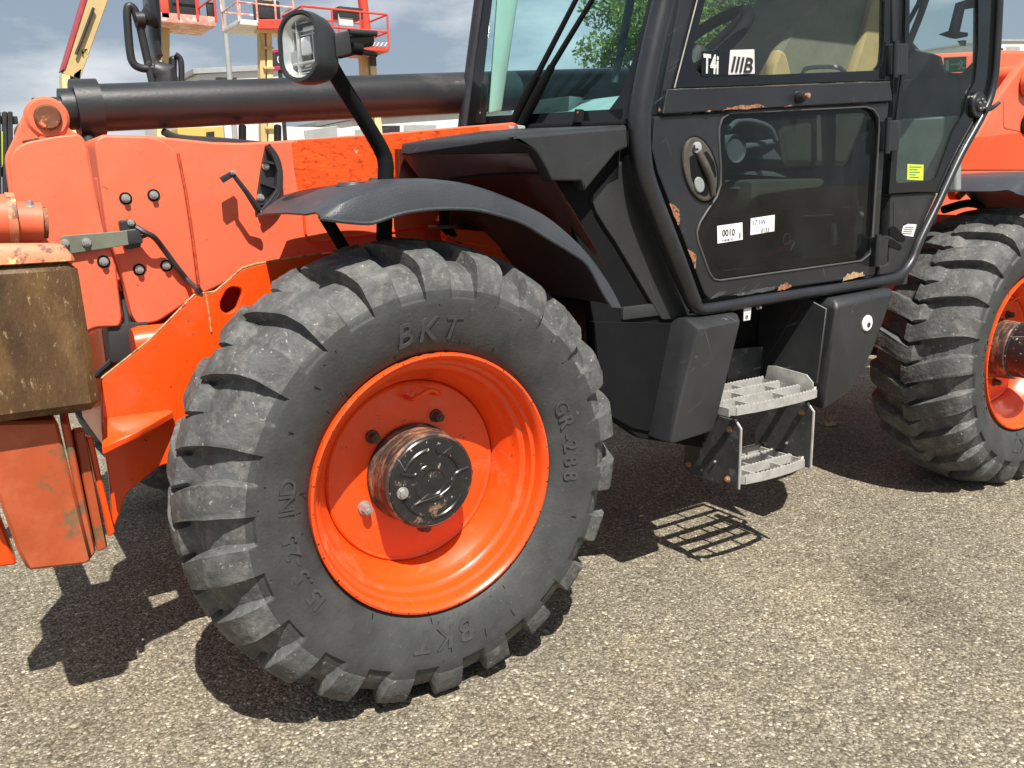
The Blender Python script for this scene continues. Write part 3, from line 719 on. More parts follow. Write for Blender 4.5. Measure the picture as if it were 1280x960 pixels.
fo = obj('fender', FEN, fender_m, T, sharp=38)
from mathutils.bvhtree import BVHTree
bmt = bmesh.new(); bmt.from_mesh(FEN); bvh = BVHTree.FromBMesh(bmt)
for a, b, Y in ((440, 236, .20), (478, 229, .30), (600, 236, .22)):
    p = PY(a, b, Y); hit = bvh.ray_cast(V((p.x, Y, 3)), V((0, 0, -1)))
    if hit[0] is not None:
        lathe('fender_boss', [(-.004, .040), (.005, .033), (.005, .022), (-.001, .016)], fender_m, fo, 28, hit[0], 'z')
        bolt(hit[0]+V((0, 0, .001)), .011, fo, hub_rust, axis=ZD, h=.006)
bmt.free()
tube('rolled_lip', [PY(a, b, -.013) for a, b in FL], .0048, fender_m, fo, smooth=3, seg=8)
f2 = obj('fender', FEN, fender_m, T, sharp=38); f2.location = (W, 0, 0)
f3 = obj('fender', FEN, fender_m, T); f3.location = (.25, 2.3, 0); f3.rotation_euler = (0, 0, math.pi)
# fender struts
tube('fender_strut', [PY(404, 268, .40), PY(436, 320, .40)], .017, plastic_d, T, seg=16)
tube('fender_strut', [PY(479, 262, .44), PY(479, 305, .44)], .016, plastic_d, T, seg=16)
tube('fender_strut', [PY(555, 250, .30), PY(555, 282, .46), PY(600, 330, .52)], .016, plastic_d, T, seg=16)
# ribbed black bracket on the boom beside the fender tip
rbk = plate('ribbed_bracket', [(332, 181), (336, 182), (346, 196), (351, 214), (350, 238), (340, 254), (330, 262), (319, 268), (322, 240), (326, 212)], YB-.008, .008, plastic, T, r=3)
ptube('bracket_rim', [(335, 181), (346, 196), (351, 214), (350, 238), (340, 254), (326, 265)], YB-.03, .006, plastic, rbk, smooth=3)
plate('bracket_rim', [(334, 182), (337, 183), (347, 196), (352, 214), (351, 238), (341, 255), (328, 265), (326, 262), (337, 250), (346, 236), (347, 214), (342, 198)], YB-.036, .03, plastic, rbk, r=2, bevel=.002)
for (a, b, c, e) in ((331, 200, 344, 203), (328, 227, 347, 234), (323, 254, 338, 252)):
    slab('rib', [PY(a, b, YB-.03), PY(c, e, YB-.03), PY(c, e+3, YB-.03), PY(a, b+3, YB-.03)], V((0, .024, 0)), plastic, rbk, bevel=0)
bolt(PY(332, 208, YB-.009), .011, rbk); bolt(PY(325.5, 247, YB-.009), .011, rbk)
tube('bracket_arm', [PY(323, 262, .56), PY(308, 240, .54), PY(292, 219, .545)], [.010, .007, .006], plastic, T, seg=8)
hull('bracket_pad', [PY(274, 222, .55), PY(279, 229, .55), PY(295, 219, .55), PY(290, 213, .55), PY(274, 222, .58), PY(279, 229, .58), PY(295, 219, .58), PY(290, 213, .58)], plastic, T, bevel=.002)
bolt(PY(291, 216, .548), .007, T)

# ---------------------------------------------------------------- work lamp on its arm
YL = .26
tube('lamp_arm', [PY(480, 300, YL), PY(482, 225, YL), PY(482, 205, YL), PY(477, 188, YL), PY(455, 150, YL-.02), PY(425, 102, YL-.05), PY(408, 72, YL-.06)], [.0215]*3+[.021]+[.020]*3, plastic_d, T, smooth=5, seg=18)
lamp = empty('work_lamp', PY(374, 58, YL-.10), T)
LA = math.radians(28)
lamp.rotation_euler = (math.radians(-4), math.radians(5), LA)
def rrect(w_, h_, r_, n=6, tpr=0):
    out = []
    for (sx, sy, a0) in ((1, 1, 0), (-1, 1, 90), (-1, -1, 180), (1, -1, 270)):
        for k in range(n+1):
            t = math.radians(a0+90*k/n); out.append((sx*(w_/2-r_)+r_*math.cos(t), sy*(h_/2-r_)+r_*math.sin(t)))
    return out
def loft(name, secs, mat, parent, sharp=35, caps=(True, True)):
    """sections: (x, [(y,z)...]) along local x"""
    bm = bmesh.new(); rings = [[bm.verts.new((x, p[0], p[1])) for p in s] for x, s in secs]; n = len(rings[0])
    for A, B in zip(rings, rings[1:]):
        for k in range(n): bm.faces.new((A[k], A[(k+1) % n], B[(k+1) % n], B[k]))
    if caps[0]: bm.faces.new(rings[0][::-1])
    if caps[1]: bm.faces.new(rings[-1])
    return obj(name, bm, mat, parent, None, sharp)
lw, lh = .120, .160
loft('housing', [(.004, rrect(lw-.018, lh-.018, .048)), (-.006, rrect(lw-.014, lh-.014, .050)), (-.006, rrect(lw, lh, .055)), (.02, rrect(lw+.004, lh+.004, .056)), (.055, rrect(lw-.006, lh-.006, .047)), (.085, rrect(lw-.03, lh-.03, .04)), (.098, rrect(lw-.09, lh-.09, .03))], plastic, lamp, caps=(False, True))
loft('reflector', [(.0, rrect(lw-.02, lh-.02, .047)), (.03, rrect(lw-.05, lh-.05, .032)), (.05, rrect(lw-.09, lh-.09, .025))], chrome, lamp, caps=(False, True))
loft('lens', [(-.010, rrect(lw-.05, lh-.05, .032)), (-.007, rrect(lw-.026, lh-.026, .045)), (-.002, rrect(lw-.016, lh-.016, .049))], glass_l, lamp, caps=(True, False))
box('bulb_shield', V((.024, -.004, .005)), V((.012, .030, .040)), chrome, lamp); box('reflector_rib', V((.02, .016, 0)), V((.02, .004, .13)), chrome, lamp)
box('reflector_rib', V((.02, -.01, -.035)), V((.02, .09, .006)), chrome, lamp); box('reflector_rib', V((.02, -.01, .05)), V((.02, .08, .006)), darkm, lamp)
for zz in (-.055, -.048, .03, .04, .058): box('reflector_rib', V((.026, -.01, zz)), V((.012, .07, .0022)), chrome, lamp, bevel=0)
for yy in (-.035, -.025, .034, .043): box('reflector_rib', V((.026, yy, 0)), V((.012, .0022, .11)), chrome, lamp, bevel=0)
box('lamp_facet', V((.022, .035, -.022)), V((.012, .026, .04)), interior_l, lamp); box('lamp_facet', V((.022, -.02, .045)), V((.01, .045, .018)), chrome, lamp)
mt = empty('lamp_mount', (0, 0, 0), T)
hull('mount_block', [PY(a, b, Y) for a, b in ((418, 42), (436, 38), (440, 66), (420, 72)) for Y in (YL-.12, YL-.02)], plastic, mt, .004)
tube('mount_cylinder', [PY(432, 52, YL-.06), PY(462, 48, YL-.05)], .020, plastic, mt)
tube('mount_bolt', [PY(436, 40, YL-.09), PY(470, 42, YL-.07)], .007, plastic, mt)
tube('mount_stay', [PY(424, 70, YL-.07), PY(448, 64, YL-.06), PY(470, 68, YL-.04)], .007, plastic, mt)
tube('mount_bolt', [PY(440, 60, YL-.1), PY(452, 62, YL-.1)], .014, plastic_d, mt)

# ---------------------------------------------------------------- cowl in front of the windscreen
YC1 = .10
ztop = PY(640, 167, YC1).z
cow = hull('cowl', [PY(502, 180, .50), PY(500, 194, .50), PY(640, 166, YC1+.02), PY(672, 190, YC1), PY(641, 173, YC1), PY(783, 159, YC1), PY(783, 182, YC1), PY(783, 156, YC1+.02), PY(585, 163, .90), PY(585, 175, .90)], plastic, T, .006)
hull('cowl_flank', [PY(501, 193, .50), PY(674, 191, .115), PY(686, 214, .115), PY(700, 250, .150), PY(728, 300, .158), PY(768, 350, .165), PY(555, 262, .50), PY(700, 330, .30), PY(768, 350, .165)+V((.1, .3, 0)), PY(674, 191, .115)+V((.1, .4, 0))], cowl_g, T, .002)
ptube_seam = tube('flank_seam', [PN(a, b, PY(501, 193, .498), (PY(684, 212, .113)-PY(501, 193, .498)).cross(PY(555, 262, .498)-PY(501, 193, .498)).normalized()) for a, b in ((560, 224), (600, 219), (640, 217), (680, 217))], .0025, plastic_d, T, seg=6)
plate('cowl_side', [(641, 171), (784, 159), (785, 184), (771, 190), (731, 239), (727, 226), (690, 226), (684, 212), (671, 190)], YC1-.008, .05, plastic, T, r=2, bevel=.006)
plate('cowl_clip', [(602, 172), (642, 168), (640, 190), (606, 193), (601, 190)], .225, .004, silver, T, r=3) if False else None
# corner panel cut at the shadow edge; near-black wall stands for the shaded rest
plate('corner_panel', [(786, 192), (742, 243), (741, 252), (746, 266), (757, 284), (770, 303), (828, 400), (864, 397), (838, 330), (812, 260), (798, 226), (790, 205)], YC1+.048, .06, plastic, T, r=3, bevel=.003)
plate('shade_black_wall', [(682, 214), (700, 205), (790, 180), (870, 400), (880, 560), (800, 548), (760, 520), (742, 400), (722, 300)], .16, .04, plastic_d, T, r=2)
plate('shade_black_wall', [(742, 402), (860, 404), (835, 545), (790, 535), (760, 518), (745, 470)], .152, .04, plastic_d, T, r=3, bevel=.002)
hull('step_bracket_shield', [PY(a, b, Y) for a, b, Y in ((775, 470, .25), (795, 440, .25), (822, 436, .17), (826, 470, .15), (812, 535, .17), (790, 530, .22), (772, 528, .25), (768, 495, .25))], plastic_d, T, .02)

# lower boxes beside the step
lb = hull('side_box', [PY(873, 412, .035), PY(926, 401, .035), PY(893, 539, .045), PY(838, 556, .045), PY(829, 403, .20), PY(857, 398, .09), PY(922, 391, .07), PY(804, 541, .19), PY(922, 391, .07)+V((0, .25, 0)), PY(893, 539, .045)+V((0, .3, 0)), PY(829, 403, .2)+V((0, .2, 0)), PY(804, 541, .19)+V((0, .2, 0))], plastic, T, .010)
rbx = hull('side_box', [PY(1046, 384, .035), PY(1117, 366, .035), PY(1092, 437, .045), PY(1064, 489, .05), PY(1030, 512, .06), PY(1043, 373, .06), PY(1114, 360, .06), PY(1043, 373, .06)+V((0, .3, 0)), PY(1114, 360, .06)+V((0, .3, 0)), PY(1030, 512, .06)+V((0, .3, 0)), PY(1064, 489, .05)+V((0, .3, 0)), PY(1024, 480, .08)], plastic, T, .010)
cpt = PY(1084.5, 404, .035)
lathe('fuel_cap', [(.01, .030), (-.004, .030), (-.006, .027), (-.006, .006)], white_s, rbx, 32, cpt+V((0, .004, 0)))
lathe('key_slot', [(.0, .009), (-.0085, .009), (-.0085, .002)], darkm, rbx, 16, cpt+V((.004, .004, -.006)))
# recess behind the step
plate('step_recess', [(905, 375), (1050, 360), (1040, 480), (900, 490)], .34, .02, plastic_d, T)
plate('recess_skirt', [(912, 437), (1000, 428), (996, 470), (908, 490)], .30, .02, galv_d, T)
xs = PY(1033, 386, .04).x
slab('recess_side', [V((xs, .04, PY(1033, 386, .04).z)), V((xs-.03, .04, PY(1021, 480, .04).z)), V((xs-.03, .33, PY(1021, 480, .04).z-.02)), V((xs, .33, PY(1033, 386, .04).z+.1))], V((.008, 0, 0)), plastic, T, bevel=.002)
plate('label_plate', [(930, 386), (939.5, 384), (938, 400), (929.5, 401.5)], .09, .003, silver, T); bolt(PY(947, 384, .10), .008, T)
text('label_plate_print', 'o', PY(932, 398, .088), XD, ZD, .022, ink, T)
for a, b in ((1011, 377), (1024, 379)): bolt(PY(a, b, .25), .014, T, hub_m)
bolt(PY(995, 465.5, .20), .009, T)

# steps: galvanised grating treads with toothed bars
def tread(name, x0, x1, y0, y1, z, parent, hgt=.028):
    """open tread: bowed front bar, cross bars and three long bars with teeth"""
    bm = bmesh.new()
    def bar(p, q, th, teeth=True):
        p = V(p); q = V(q); d = (q-p); L = d.length; d.normalize(); n = V((-d.y, d.x, 0)); k = max(2, int(L/.0085))
        pts = []
        for i in range(k+1):
            a = p+d*(L*i/k); pts.append((a, .006 if (teeth and i % 2) else 0))
        lo = []; hi = []
        for a, h in pts:
            lo.append((bm.verts.new(a-n*th/2+V((0, 0, -hgt))), bm.verts.new(a+n*th/2+V((0, 0, -hgt)))))
            hi.append((bm.verts.new(a-n*th/2+V((0, 0, h))), bm.verts.new(a+n*th/2+V((0, 0, h)))))
        for i in range(k):
            bm.faces.new((lo[i][0], lo[i+1][0], hi[i+1][0], hi[i][0])); bm.faces.new((lo[i+1][1], lo[i][1], hi[i][1], hi[i+1][1]))
            bm.faces.new((hi[i][0], hi[i+1][0], hi[i+1][1], hi[i][1])); bm.faces.new((lo[i+1][0], lo[i][0], lo[i][1], lo[i+1][1]))
        bm.faces.new((lo[0][0], hi[0][0], hi[0][1], lo[0][1])); bm.faces.new((lo[-1][1], hi[-1][1], hi[-1][0], lo[-1][0]))
    w_ = x1-x0; dp = y1-y0
    # front bowed bar
    fr = [V((x0+.012, y0+.035, z)), V((x0+.03, y0+.012, z)), V((x0+w_*.3, y0+.002, z)), V((x0+w_*.5, y0, z)), V((x0+w_*.7, y0+.002, z)), V((x1-.03, y0+.012, z)), V((x1-.004, y0+.03, z))]
    for a, b in zip(fr, fr[1:]): bar(a, b, .008)
    for f in (.34, .67, .97): bar((x0+.004, y0+dp*f, z), (x1-.004, y0+dp*f, z), .010)
    for f in (.02, .98): bar((x0+w_*f, y0+.02, z-.003), (x0+w_*f, y1, z-.003), .007, False)
    for f, lo_, hi_ in ((.25, 0, .34), (.66, 0, .34), (.42, .34, .67), (.8, .34, .67), (.25, .67, .97), (.62, .67, .97)):
        bar((x0+w_*f, y0+dp*lo_+.006, z-.004), (x0+w_*f, y0+dp*hi_-.005, z-.004), .008, False)
    # flat kick plate on part of the tread
    return obj(name, bm, galv, parent)
sp = empty('boarding_step', (0, 0, 0), T)
u0, u1 = PY(914, 513, .0), PY(1027, 492, .0)
zU = (u0.z+u1.z)/2+.01
tread('tread', u0.x-.0, u1.x, -.005, .27, zU, sp)
hull('tread_end_plate', [V((u1.x-.012, .03, zU-.015)), V((u1.x-.012, .03, zU+.02)), V((u1.x-.012, .06, zU+.045)), V((u1.x-.012, .20, zU+.055)), V((u1.x-.012, .235, zU+.05)), V((u1.x-.012, .25, zU-.015)), V((u1.x-.006, .03, zU-.015)), V((u1.x-.006, .03, zU+.02)), V((u1.x-.006, .06, zU+.045)), V((u1.x-.006, .20, zU+.055)), V((u1.x-.006, .235, zU+.05)), V((u1.x-.006, .25, zU-.015))], galv, sp, .002)
l0, l1 = PY(927, 600, .0), PY(1014, 573, .0)
zL = (l0.z+l1.z)/2
tread('tread', l0.x, l1.x-.005, .0, .24, zL, sp)
for sx in (l0.x-.012, l1.x):
    q = [V((sx, .004, zL-.035)), V((sx, .004, zL+.175)), V((sx, .03, zL+.20)), V((sx, .17, zL+.20)), V((sx, .26, zL+.05)), V((sx, .26, zL-.02)), V((sx, .22, zL-.04))]
    so_ = slab('side_plate', q, V((.008, 0, 0)), galv_d, sp, bevel=.0015)
    ptube_pts = [V((sx+.004, .003, zL-.035)), V((sx+.004, .003, zL+.175)), V((sx+.004, .03, zL+.202))]
    tube('bright_edge', ptube_pts, .0046, galv, so_, seg=6)
    for (yy, zz) in ((.05, .165), (.05, -.012), (.235, -.005)):
        bolt(V((sx-.001, yy, zL+zz)), .012, so_, rustbolt, axis=V((-1, 0, 0)), h=.010)
    bolt(V((sx-.001, .11, zL+.035)), .006, so_, axis=V((-1, 0, 0)), h=.006); bolt(V((sx-.001, .17, zL-.01)), .006, so_, axis=V((-1, 0, 0)), h=.006)
slab('hanger_strap', [V((l0.x+.02, .20, zL+.2)), V((l0.x+.06, .20, zL+.2)), V((l0.x+.06, .20, zU+.05)), V((l0.x+.02, .20, zU+.05))], V((0, .01, 0)), galv_d, sp, bevel=.001)

# ---------------------------------------------------------------- cab shell
YD = .10
cab = empty('cab', (0, 0, 0), T)
# continuous round tube framing the cab side
fp = [(846, -70), (830, 0), (816, 60), (803, 125), (799, 165), (803, 212), (815, 250), (833, 296), (853, 345), (866, 376), (874, 386), (890, 385.5), (940, 377), (1000, 367.5), (1050, 360), (1108, 350), (1126, 343), (1139, 327), (1150, 300), (1172, 255), (1200, 195), (1231, 138), (1242, 104), (1246, 60), (1249, 0), (1252, -70)]
fr = [.034]*5+[.033]*5+[.020]+[.019]*5+[.018, .018, .017, .016, .016, .016, .016, .016, .016, .016]
fr[9] = .027
fr[8] = .030
tube('cab_frame_tube', [PY(a, b, YD-.005) for a, b in fp], fr, blackp, cab, seg=20, smooth=4)
# door
door = empty('door', (0, 0, 0), T)
HOLE = [(899, 175), (899, 160), (903, 148), (912, 141.5), (1082, 133.5), (1092, 137), (1098, 146), (1099, 160), (1090, 305), (1087, 318), (1077, 326), (900, 350.5), (892, 349), (886, 340), (872, 300), (871, 290), (875, 278), (885, 262), (896, 246), (901, 230), (901, 210)]
plate('door_panel', [(818, 145), (1112, 127), (1106, 187), (1099, 300), (1094, 345), (886, 374), (880, 366), (850, 286), (822, 215), (815, 187)], YD, .045, blackp, door, holes=[HOLE], r=4, hr=4, bevel=.006)
plate('door_glass', [(893, 135), (1104, 128), (1094, 332), (892, 358), (865, 300), (880, 262), (896, 235)], YD+.012, .005, glass_d, door, bevel=.001)
plate('glass_frit_band', [(893, 135), (1104, 128), (1094, 332), (892, 358), (865, 300), (880, 262), (896, 235)], YD+.0185, .002, glass_frit, door, holes=[[(906, 176), (906, 160), (914, 149), (1078, 141), (1089, 150), (1081, 302), (1070, 315), (905, 339), (893, 332), (882, 298), (893, 266), (906, 238)]], hr=3, bevel=.0004)
ptube('glass_gasket', HOLE, YD-.001, .0036, M('gasket_rubber', (.075, .075, .075), .5, var=.2), door, closed=True, seg=6)
# waist rail with rusted lower edge
rail = plate('waist_rail', [(834, 111.5), (1113, 101.5), (1116, 126), (828, 142.5)], YD-.012, .03, blackp, door, r=1.5, bevel=.004)
ptube('worn_edge', [(834, 112.5), (1113, 102.5)], YD-.011, .0022, galv_d, rail, seg=6); ptube('worn_edge', [(834, 112.5), (829, 141)], YD-.011, .0022, galv_d, rail, seg=6)
rc = PY(998, 121, YD-.012)
lathe('rail_knob', [(.0, .022), (-.012, .021), (-.03, .013), (-.032, .006)], blackp, door, 24, rc)
lathe('knob_tip', [(.0, .008), (-.012, .0085), (-.014, .003)], rustbolt, door, 14, rc+V((.0, -.031, 0)))
def rustpatch(pts, Y, parent, name='rust_patch', mat=None, ragged=1.0, n=4):
    out = []
    cen = sum((V(q_) for q_ in pts), V((0, 0)))/len(pts); pts = [tuple(cen+(V(q_)-cen)*.84) for q_ in pts]
    L = len(pts)
    for i in range(L):
        a = V(pts[i]); b = V(pts[(i+1) % L])
        for k in range(n):
            p = a.lerp(b, k/n); out.append((p.x+random.uniform(-ragged, ragged), p.y+random.uniform(-ragged, ragged)))
    return plate(name, out, Y-.0008, .0012, mat or chip, parent, bevel=.0001)
rustpatch([(897, 138.5), (905, 135), (925, 131.5), (955, 130), (958, 132), (962, 134), (930, 137)], YD-.012, rail, ragged=.9, n=5)
rustpatch([(880, 139.5), (890, 137.5), (888, 139.5)], YD-.012, rail, ragged=.4)
rustpatch([(978, 133.5), (990, 131), (992, 133)], YD-.012, rail, ragged=.4)
rustpatch([(835, 252), (843, 254), (850, 262), (851, 274), (849, 285), (844, 276)], YD, door, ragged=.8)
rustpatch([(858, 309), (864, 313), (872, 318), (871, 330), (869, 338), (864, 325)], YD, door, ragged=.8)
rustpatch([(1050, 352), (1056, 343), (1068, 340), (1080, 340), (1083, 345), (1066, 349)], YD-.001, door, ragged=1.2, mat=M('pale_rust', (.42, .29, .16), .8, var=.35, vs=50, spots=((.32, .13, .05), .55, 60, .08)))
rustpatch([(970, 364), (976, 355), (985, 353), (992, 358), (984, 362)], YD-.001, door, ragged=1.1)
rustpatch([(905, 371), (940, 363), (975, 356), (972, 362), (930, 369)], YD-.001, door, ragged=.9, mat=galv_d, n=5)
rustpatch([(884, 375), (900, 364), (912, 363), (905, 369), (892, 373)], YD-.001, door, ragged=.9, mat=galv_d)
rustpatch([(822, 138), (823, 132), (827, 139), (826, 142)], YD+.001, door, ragged=.5)
# upper sash
sash = empty('sash', (0, 0, 0), T)
plate('door_stile', [(823, 143), (826, 122), (849, 0), (868, -90), (893, -90), (872, 0), (843, 111), (834, 112), (829, 142)], YD+.006, .03, blackp, sash, bevel=.003)
plate('sash_frame', [(842, 110.5), (1112, 100.5), (1113, 0), (1115, -90), (893, -90), (871, 0)], YD, .022, glass_frit, sash, holes=[[(942, 94), (873, 92), (865, 74), (866, 62), (882, 0), (900, -70), (1107, -70), (1105, 60), (1103, 80), (1096, 88)]], r=2, hr=8, bevel=.002)
ptube('sash_edge', [(893, -90), (871.5, 0), (843, 110)], YD-.002, .0022, galv, sash, seg=6)
plate('sash_glass', [(850, 105), (1108, 96), (1110, -88), (892, -88), (872, 0)], YD+.012, .004, glass_s, sash, bevel=.0005)
# T4i IIIB sticker
st = plate('badge', [(877, 64), (943, 61.5), (943.5, 92.5), (877, 95)], YD-.003, .002, glass_frit, sash, r=1, bevel=.0003)
plate('badge_panel', [(913, 62.5), (943, 61.5), (943.5, 92), (910.5, 93.5)], YD-.0042, .002, silver, st, r=1, bevel=.0003)
b0 = PY(879, 90.5, YD-.0045); cap = (PY(879, 90.5, YD-.0045)-PY(879, 67, YD-.0045)).length
wds = PY(909, 89, YD-.0045).x-b0.x
text('badge_lettering', 'T4i', b0, XD+ZD*.0, ZD, cap*1.40, silver, st, ext=.0006, bold=.0024, aspect=.66)
b1 = PY(912.5, 89, YD-.0065)
text('badge_lettering', 'IIIB', b1, XD, ZD, cap*1.20, ink, st, ext=.0006, shear=.22, bold=.0008, aspect=1.16)
# hinges
for pts in ([(1116, 54), (1136, 54), (1135, 94), (1114, 94)], [(1107, 150), (1126, 150), (1124, 189), (1105, 189)], [(1095.5, 296), (1112, 294), (1109, 330), (1093, 334)]):
    h = plate('hinge', pts, YD-.022, .034, blackp, door, r=2, bevel=.005)
    a, b = pts[0], pts[3]
    tube('hinge_pin', [PY((pts[0][0]+pts[1][0])/2-6, pts[0][1]-3, YD-.026), PY((pts[2][0]+pts[3][0])/2-6, pts[2][1]+3, YD-.026)], .011, blackp, h, seg=12)
# oval door handle
hc = PY(876, 211.5, YD)
ho = empty('door_handle', (0, 0, 0), door) if False else None
def oval(cx, cy, a, b, tilt, n=40):
    out = []
    for k in range(n):
        t = 2*math.pi*k/n; x, y = a*math.cos(t), b*math.sin(t); c, s = math.cos(tilt), math.sin(tilt)
        out.append((cx+x*c-y*s, cy+x*s+y*c))
    return out
tl = math.radians(-12)
hd = plate('door_handle', oval(876, 211.5, 20, 41, tl), YD-.010, .014, handle_m, door, bevel=.006)
plate('handle_rim', oval(876, 211.5, 21.5, 43, tl), YD-.003, .006, plastic_d, hd, bevel=.002)
plate('handle_recess', [(862, 196), (868, 193), (877, 207), (884, 226), (886, 243), (880, 246), (870, 238), (864, 220)], YD-.0115, .002, plastic_d, hd, r=4, bevel=.0003)
plate('handle_slot', [(880, 190), (884, 189), (893, 203), (896, 220), (893, 222), (888, 205)], YD-.0115, .002, plastic_d, hd, r=3, bevel=.0003)
tube('handle_grip', [PY(872, 190, YD-.013), PY(880, 205, YD-.018), PY(888, 222, YD-.018), PY(891, 244, YD-.012)], [.010, .012, .012, .010], handle_m, hd, smooth=4, seg=12)
lathe('handle_lock', [(.0, .017), (-.006, .017), (-.007, .014), (-.007, .003)], grey_m, hd, 24, PY(870.5, 184.5, YD-.010))
plate('handle_lock_mark', [(867, 181), (869, 181), (869.5, 185.5), (873, 185), (873.3, 187.5), (868, 188.3)], YD-.0185, .002, ink, hd, bevel=.0002)
plate('release_paddle', oval(875, 231, 6, 10, math.radians(-8), 20), YD-.016, .008, interior_l, hd, bevel=.003)
# paper stickers on the door glass
YS = YD+.009
s1 = plate('sticker', [(896.5, 282.5), (928, 278), (928.5, 299.5), (897, 304.5)], YS, .001, white_s, door, bevel=.0002)
text('sticker_print', '0010', PY(902.5, 295.5, YS-.0005), XD+ZD*.02, ZD, .030, ink, s1, ext=.0004, bold=.0005)
text('sticker_print', '01-0010B  W 1', PY(902, 302, YS-.0005), XD+ZD*.02, ZD, .0095, ink, s1, ext=.0003)
text('sticker_print', 'IIIIIIIII', PY(925.5, 298, YS-.0005), ZD, -XD, .009, ink, s1, ext=.0003)
s2 = plate('sticker', [(938.5, 273), (968.5, 268.5), (968, 289), (938, 294)], YS, .001, white_s, door, bevel=.0002)
text('sticker_print', '17.1W-', PY(940.5, 282, YS-.0005), XD+ZD*.05, ZD, .024, ink_b, s2, ext=.0003, shear=-.1)
text('sticker_print', '0133', PY(951, 291, YS-.0005), XD+ZD*.03, ZD, .021, ink, s2, ext=.0003, shear=.1)

# rear quarter pane
qp = empty('quarter_window', (0, 0, 0), T)
plate('pane_frit', [(1126, 100), (1131, 60), (1134, -90), (1250, -90), (1246, 70), (1231, 135), (1176, 238), (1111, 242), (1115, 190)], YD+.002, .006, glass_frit, qp, holes=[[(1138, -80), (1223, -80), (1223, 60), (1219, 102), (1209, 120), (1206, 140), (1191, 164), (1178, 200), (1169, 225), (1120, 229), (1122, 190), (1128, 110), (1137, 40)]], r=2, hr=5, bevel=.001)
plate('pane_glass', [(1127, 100), (1132, 60), (1135, -88), (1249, -88), (1245, 70), (1230, 135), (1175, 237), (1113, 240), (1116, 190)], YD+.010, .004, glass_s, qp, bevel=.0005)
plate('door_post', [(1110, 242), (1117, 128), (1114, -90), (1136, -90), (1131, 60), (1125, 110), (1118, 190), (1114, 243)], YD+.016, .04, blackp, cab, bevel=.003)
kc = PY(1221, 131, YD-.004)
kn = lathe('vent_knob', [(.004, .050), (-.008, .050), (-.012, .046), (-.012, .030), (-.020, .026), (-.022, .012), (-.022, .003)], blackp, qp, 36, kc)
for k in range(5):
    t = k*2*math.pi/5+.4; bolt(kc+V((.019*math.cos(t)*1.0, -.022, .019*math.sin(t))), .005, kn, h=.005)
tube('latch_lever', [kc+V((.03, -.012, -.02)), kc+V((.075, -.02, -.012)), kc+V((.11, -.03, .01))], [.012, .010, .007], blackp, qp, smooth=3, seg=10)
ys = plate('sticker', [(1134.5, 205), (1154.5, 206), (1154, 225.5), (1134, 224.5)], YD+.0085, .001, yellow_s, qp, bevel=.0002)
for k, w_ in enumerate((15, 10, 13, 8, 12)): plate('sticker_line', [(1137, 208+k*3.2), (1137+w_, 208.3+k*3.2), (1137+w_, 209.3+k*3.2), (1137, 209+k*3.2)], YD+.0075, .001, green_s, ys, bevel=.0001)
lqp = plate('rear_lower_trim', [(1113, 244), (1172, 241), (1154, 281), (1140, 322), (1126, 341), (1096, 345), (1100, 332), (1111, 330)], YD+.012, .04, plastic, cab, r=4, bevel=.006)
plate('trim_recess', [(1117, 250), (1158, 247), (1144, 276), (1117, 288)], YD+.0105, .002, plastic, lqp, r=4, bevel=.0004)
for pts in ([(1112, 284), (1118, 282), (1132, 296), (1131, 302), (1124, 302), (1112, 293)], [(1111, 299), (1116, 299), (1128, 308), (1126, 313), (1111, 308)]):
    plate('vent_slot', pts, YD+.0095, .003, plastic_d, lqp, r=3, bevel=.0005)
plate('sticker', [(1130, 279.5), (1146, 280.5), (1141.5, 296), (1127, 293.5)], YD+.0105, .002, white_s, lqp, bevel=.0002)
for k in range(4): plate('sticker_line', [(1131-k*.8, 283.5+k*2.6), (1142-k*.8, 284.2+k*2.6), (1142-k*.8, 285+k*2.6), (1131-k*.8, 284.3+k*2.6)], YD+.0095, .001, ink, lqp, bevel=.0001)

# ---------------------------------------------------------------- cab body: floor, far side, rear wall, roof
XR = 2.62; YR = .93
box('cab_floor', V((1.50, .52, .965)), V((1.5, .74, .04)), interior, cab)
box('cab_roof', V((1.80, .52, 2.60)), V((2.0, .98, .07)), blackp, cab, bevel=.02)
plate('far_wall', [(760, 140), (1130, 105), (1100, 300), (800, 380)], YR, .03, interior, cab)
for pts in ([(972, -100), (998, -100), (1008, 130), (985, 130)], [(1075, -100), (1100, -100), (1100, 130), (1075, 130)]):
    plate('far_pillar', pts, YR, .04, blackp, cab)
far_gl = plate('far_glass', [(790, 140), (840, -100), (1100, -100), (1100, 130)], YR+.035, .004, glass_s, cab, bevel=.0005)
# rear wall with window, seen through the quarter pane
plate('rear_wall', [(1100, 350), (1150, 270), (1185, 205), (1222, 140), (1232, 68), (1222, 68), (1213, 80), (1202, 91), (1186, 91), (1176, 84), (1172, 70), (1160, 66), (1146, 63), (1136, 52), (1120, 40), (1060, 45), (1050, 370)], XR, .03, interior, cab, plane='x', r=2)
plate('rear_wall_shelf', [(1128, 100), (1196, 96), (1196, 140), (1180, 148), (1126, 146)], XR-.03, .02, interior, cab, plane='x', r=3)
plate('rear_wall_pad', [(1124, 148), (1196, 144), (1196, 240), (1100, 240)], XR-.06, .04, interior_l, cab, plane='x', r=5, bevel=.01)
tube('rear_pillar', [PX(1226, 80, XR), PX(1228, -60, XR)], .03, blackp, cab)
es = plate('exit_sticker', [(1179.5, 72), (1208, 70.5), (1207.5, 89.5), (1180, 91)], XR-.012, .002, green_s, cab, plane='x')
def px_line(pts, r, mat, parent): return tube('exit_symbol', [PX(a, b, XR-.014) for a, b in pts], r, mat, parent, seg=6)
